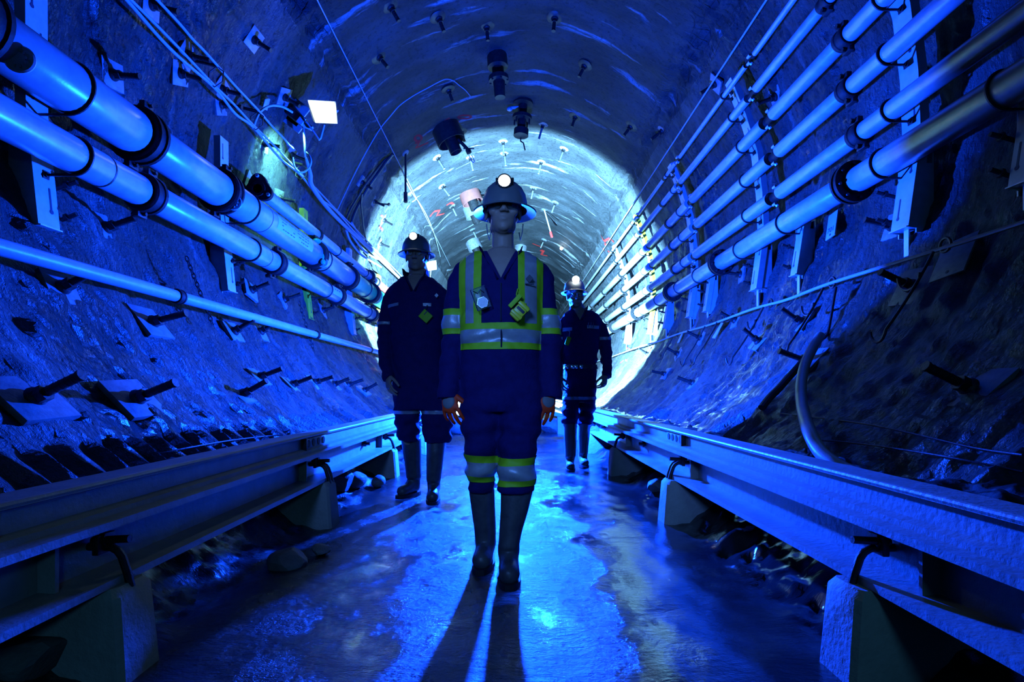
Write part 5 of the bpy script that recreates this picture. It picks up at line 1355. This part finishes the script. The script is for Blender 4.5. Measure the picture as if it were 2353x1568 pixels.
# man behind on the right
Dr = 5.45
spec = dict(head=(Xw(1322, Dr), Dr-0.01, 1.735), hh=0.238, neck=0.062, pitch=0.02, yaw=0.10,
    torso=[(708, 1312, 1348, 0.08), (716, 1303, 1362, 0.10), (725, 1295, 1376, 0.115), (742, 1290, 1382, 0.13), (780, 1292, 1378, 0.14), (835, 1296, 1370, 0.135), (843, 1297, 1369, 0.132), (870, 1295, 1370, 0.14), (910, 1292, 1370, 0.14), (925, 1293, 1369, 0.13)],
    armL=[(1297, 738, 0, 10), (1290, 755, 0, 12), (1284, 790, 0.03, 13), (1282, 830, 0.0, 12), (1283, 862, -0.08, 10)],
    armR=[(1374, 738, 0, 10), (1382, 752, 0, 12), (1389, 785, 0.03, 13.5), (1394, 830, 0.0, 12.5), (1394, 858, -0.08, 11)],
    legL=[(890, 1293, 1331, 0, 0.14), (930, 1292, 1330, -0.04, 0.13), (955, 1291, 1329, -0.07, 0.12), (975, 1291, 1328, -0.08, 0.11)],
    legR=[(890, 1331, 1370, 0, 0.14), (930, 1330, 1368, 0.02, 0.13), (955, 1329, 1365, 0.05, 0.12), (975, 1328, 1360, 0.06, 0.11)],
    bootL=dict(secs=[(972, 1294, 1326, -0.08, 0.075), (1000, 1295, 1325, -0.09, 0.072), (1030, 1297, 1324, -0.09, 0.066), (1050, 1298, 1323, -0.09, 0.06)], heel=(Xw(1311, 5.4), 5.46, 0.002), toe=(Xw(1311, 5.2), 5.19, 0.0)),
    bootR=dict(secs=[(972, 1327, 1357, 0.10, 0.075), (1000, 1327, 1355, 0.12, 0.072), (1025, 1328, 1352, 0.14, 0.066), (1042, 1329, 1351, 0.15, 0.06)], heel=(Xw(1338, 5.65), 5.70, 0.002), toe=(Xw(1346, 5.45), 5.45, 0.0)),
    hands=[dict(w=(1391, 862, -0.09), d=(-0.18, -0.3, -1), n=(-0.75, 0.6, 0), t=(-0.6, -0.75, 0), curl=0.85, s=1.08), dict(w=(1284, 866, -0.09), d=(0.1, -0.3, -1), n=(0.75, 0.6, 0), t=(0.6, -0.75, 0), curl=0.7, s=1.05)],
    seed=12, wr=0.018, folds=[(0.55, 0.12), (1.1, 0.06)], vee=(Xw(1329, Dr), Z(736, 5.33), 0.055, Z(712, 5.36)), cy=0.13, ch=0.03, cloth=M['navy_b'], bootm=M['boot_pale'],
    hat=(Xw(1320, Dr), Dr+0.005, 1.785), hatdim=(0.106, 0.130, 0.140, (0.132, 0.160)), hatm=M['hat_white'], tilt=-0.02, lamp=(Xw(1323, 5.34), Dr-0.115, Z(643, 5.34)), lr=0.036)
mr, P, cm, T, R, k = person('man in dark coverall and pale rubber boots walking farthest back on the right', Dr, spec)
zf = lambda py: Z(py, Dr-0.13)
patch(cm, slab(zf(919), zf(912)), 0.005, 'reflective_band', M['silver'], mr)
for xs_ in ((-3, Xw(1293, Dr)), (Xw(1374, Dr), 3)): patch(cm, slab(zf(779), zf(772))+xr(*xs_), 0.005, 'reflective_band', M['silver'], mr)
patch(cm, slab(zf(760), zf(752))+xr(Xw(1292, Dr), Xw(1312, Dr))+[((0, Dr, 0), (0, -1, 0))], 0.005, 'pocket_flap', M['silver'], mr)
patch(cm, slab(zf(755), zf(748))+xr(Xw(1345, Dr), Xw(1372, Dr))+[((0, Dr, 0), (0, -1, 0))], 0.005, 'pocket_flap', M['silver'], mr)
patch(cm, slab(zf(848), zf(838))+xr(Xw(1296, Dr), Xw(1371, Dr)), 0.010, 'belt', M['iron'], mr)
for x in (1302, 1316, 1324, 1336):
    b = MB(); b.box(W(x, 843, Dr-0.150), (0.035, 0.012, 0.035), bev=0.004); b.build('belt_buckle', M['chrome'], mr)
for x in (1352, 1358, 1363):
    b = MB(); b.cyl(W(x, 753, Dr-0.142), W(x+0.6, 741, Dr-0.146), 0.005, seg=8); b.build('pen', M['chrome'], mr)
c = W(1305, 784, Dr-0.160); t = thing('gas_detector', 'lime green gas detector hanging on the right man\'s chest', 'gas detector', c+Vector((0, 0, -0.06)))
b = MB(); b.box(c, (0.045, 0.028, 0.085), Matrix.Rotation(0.35, 3, 'Y'), 0.010); b.build('casing', M['lime'], t)
b = MB(); b.tube([c+Vector((0.01, 0, 0.04)), c+Vector((0.02, 0.005, 0.09)), c+Vector((0.008, 0.01, 0.10))], 0.004, 6); b.build('strap', M['silver'], t)

# ------------------------------------------------------------------ lights
def light(name, kind, loc, power, col, size=0.1, rot=(0, 0, 0), spot=None, blend=0.1):
    l = bpy.data.lights.new(name, kind); l.energy = power; l.color = col
    if kind in ('POINT', 'SPOT'): l.shadow_soft_size = size
    if kind == 'AREA': l.shape = 'DISK'; l.size = size
    if spot: l.spot_size = math.radians(spot); l.spot_blend = blend
    o = bpy.data.objects.new(name, l); o.location = loc; o.rotation_euler = rot; COL.objects.link(o); return o
light('blue_strobe', 'POINT', (0.08, 6.1, 1.22), 4600, (0.003, 0.055, 1.0), 0.05)
light('white_strobe', 'SPOT', (0.02, 10.9, 1.5), 28000, (0.21, 0.58, 1.0), 0.06, (math.radians(90), 0, 0), 166, 0.12)
fl = light('flood_lamp_light', 'SPOT', W(738, 262, 7.05)+Vector((-0.28, 0.0, -0.22)), 300, (0.22, 1.0, 0.85), 0.08, (0, 0, 0), 104, 0.9)
d = Vector((-0.70, 0.30, -0.68)); fl.rotation_euler = d.to_track_quat('-Z', 'Y').to_euler()
cl = light('front_fill', 'SPOT', (-0.6, -0.3, 1.75), 160, (0.085, 0.26, 1.0), 0.25, (0, 0, 0), 56, 1.0)  # added fill light, out of view, to brighten the miners' fronts
cl.rotation_euler = (Vector((-0.03, 2.4, 1.02))-Vector(cl.location)).to_track_quat('-Z', 'Y').to_euler()
light('near_fill', 'POINT', (0.5, -1.2, 1.3), 13, (0.12, 0.52, 1.0), 0.12)  # weak fill added behind the camera to lift the near block sides
for nm, loc, pw in (('cap_lamp_light', (Xw(1159, 2.3), 2.25, 1.69), 3), ('cap_lamp_light', (Xw(950, 3.8), 3.78, Z(544, 3.86)), 3), ('cap_lamp_light', (Xw(1323, 5.3), 5.25, Z(643, 5.34)), 3)):
    light(nm, 'SPOT', loc, pw, (0.6, 0.9, 1.0), 0.02, (math.radians(80), 0, math.radians(180)), 100, 0.6)

w = bpy.data.worlds.new('World'); scene.world = w; w.use_nodes = True
bg = w.node_tree.nodes['Background']; bg.inputs[0].default_value = (0.01, 0.10, 0.35, 1); bg.inputs[1].default_value = 0.16

cam = bpy.data.cameras.new('camera'); co = bpy.data.objects.new('camera', cam); COL.objects.link(co)
cam.sensor_fit = 'HORIZONTAL'; cam.sensor_width = 36; cam.lens = 36*F/2353
cam.shift_y = (VY-784)/2353; cam.clip_start = 0.05; cam.clip_end = 200
co.location = (0, 0, CZ); co.rotation_euler = (math.radians(90), 0, 0)
scene.camera = co
scene.view_settings.view_transform = 'Standard'; scene.view_settings.look = 'None'
scene.view_settings.exposure = 0.0; scene.view_settings.gamma = 1.0; scene.view_settings.use_curve_mapping = False
scene.cycles.use_denoising = True; scene.cycles.max_bounces = 6; scene.cycles.diffuse_bounces = 0; scene.cycles.glossy_bounces = 3
scene.cycles.sample_clamp_indirect = 6.0
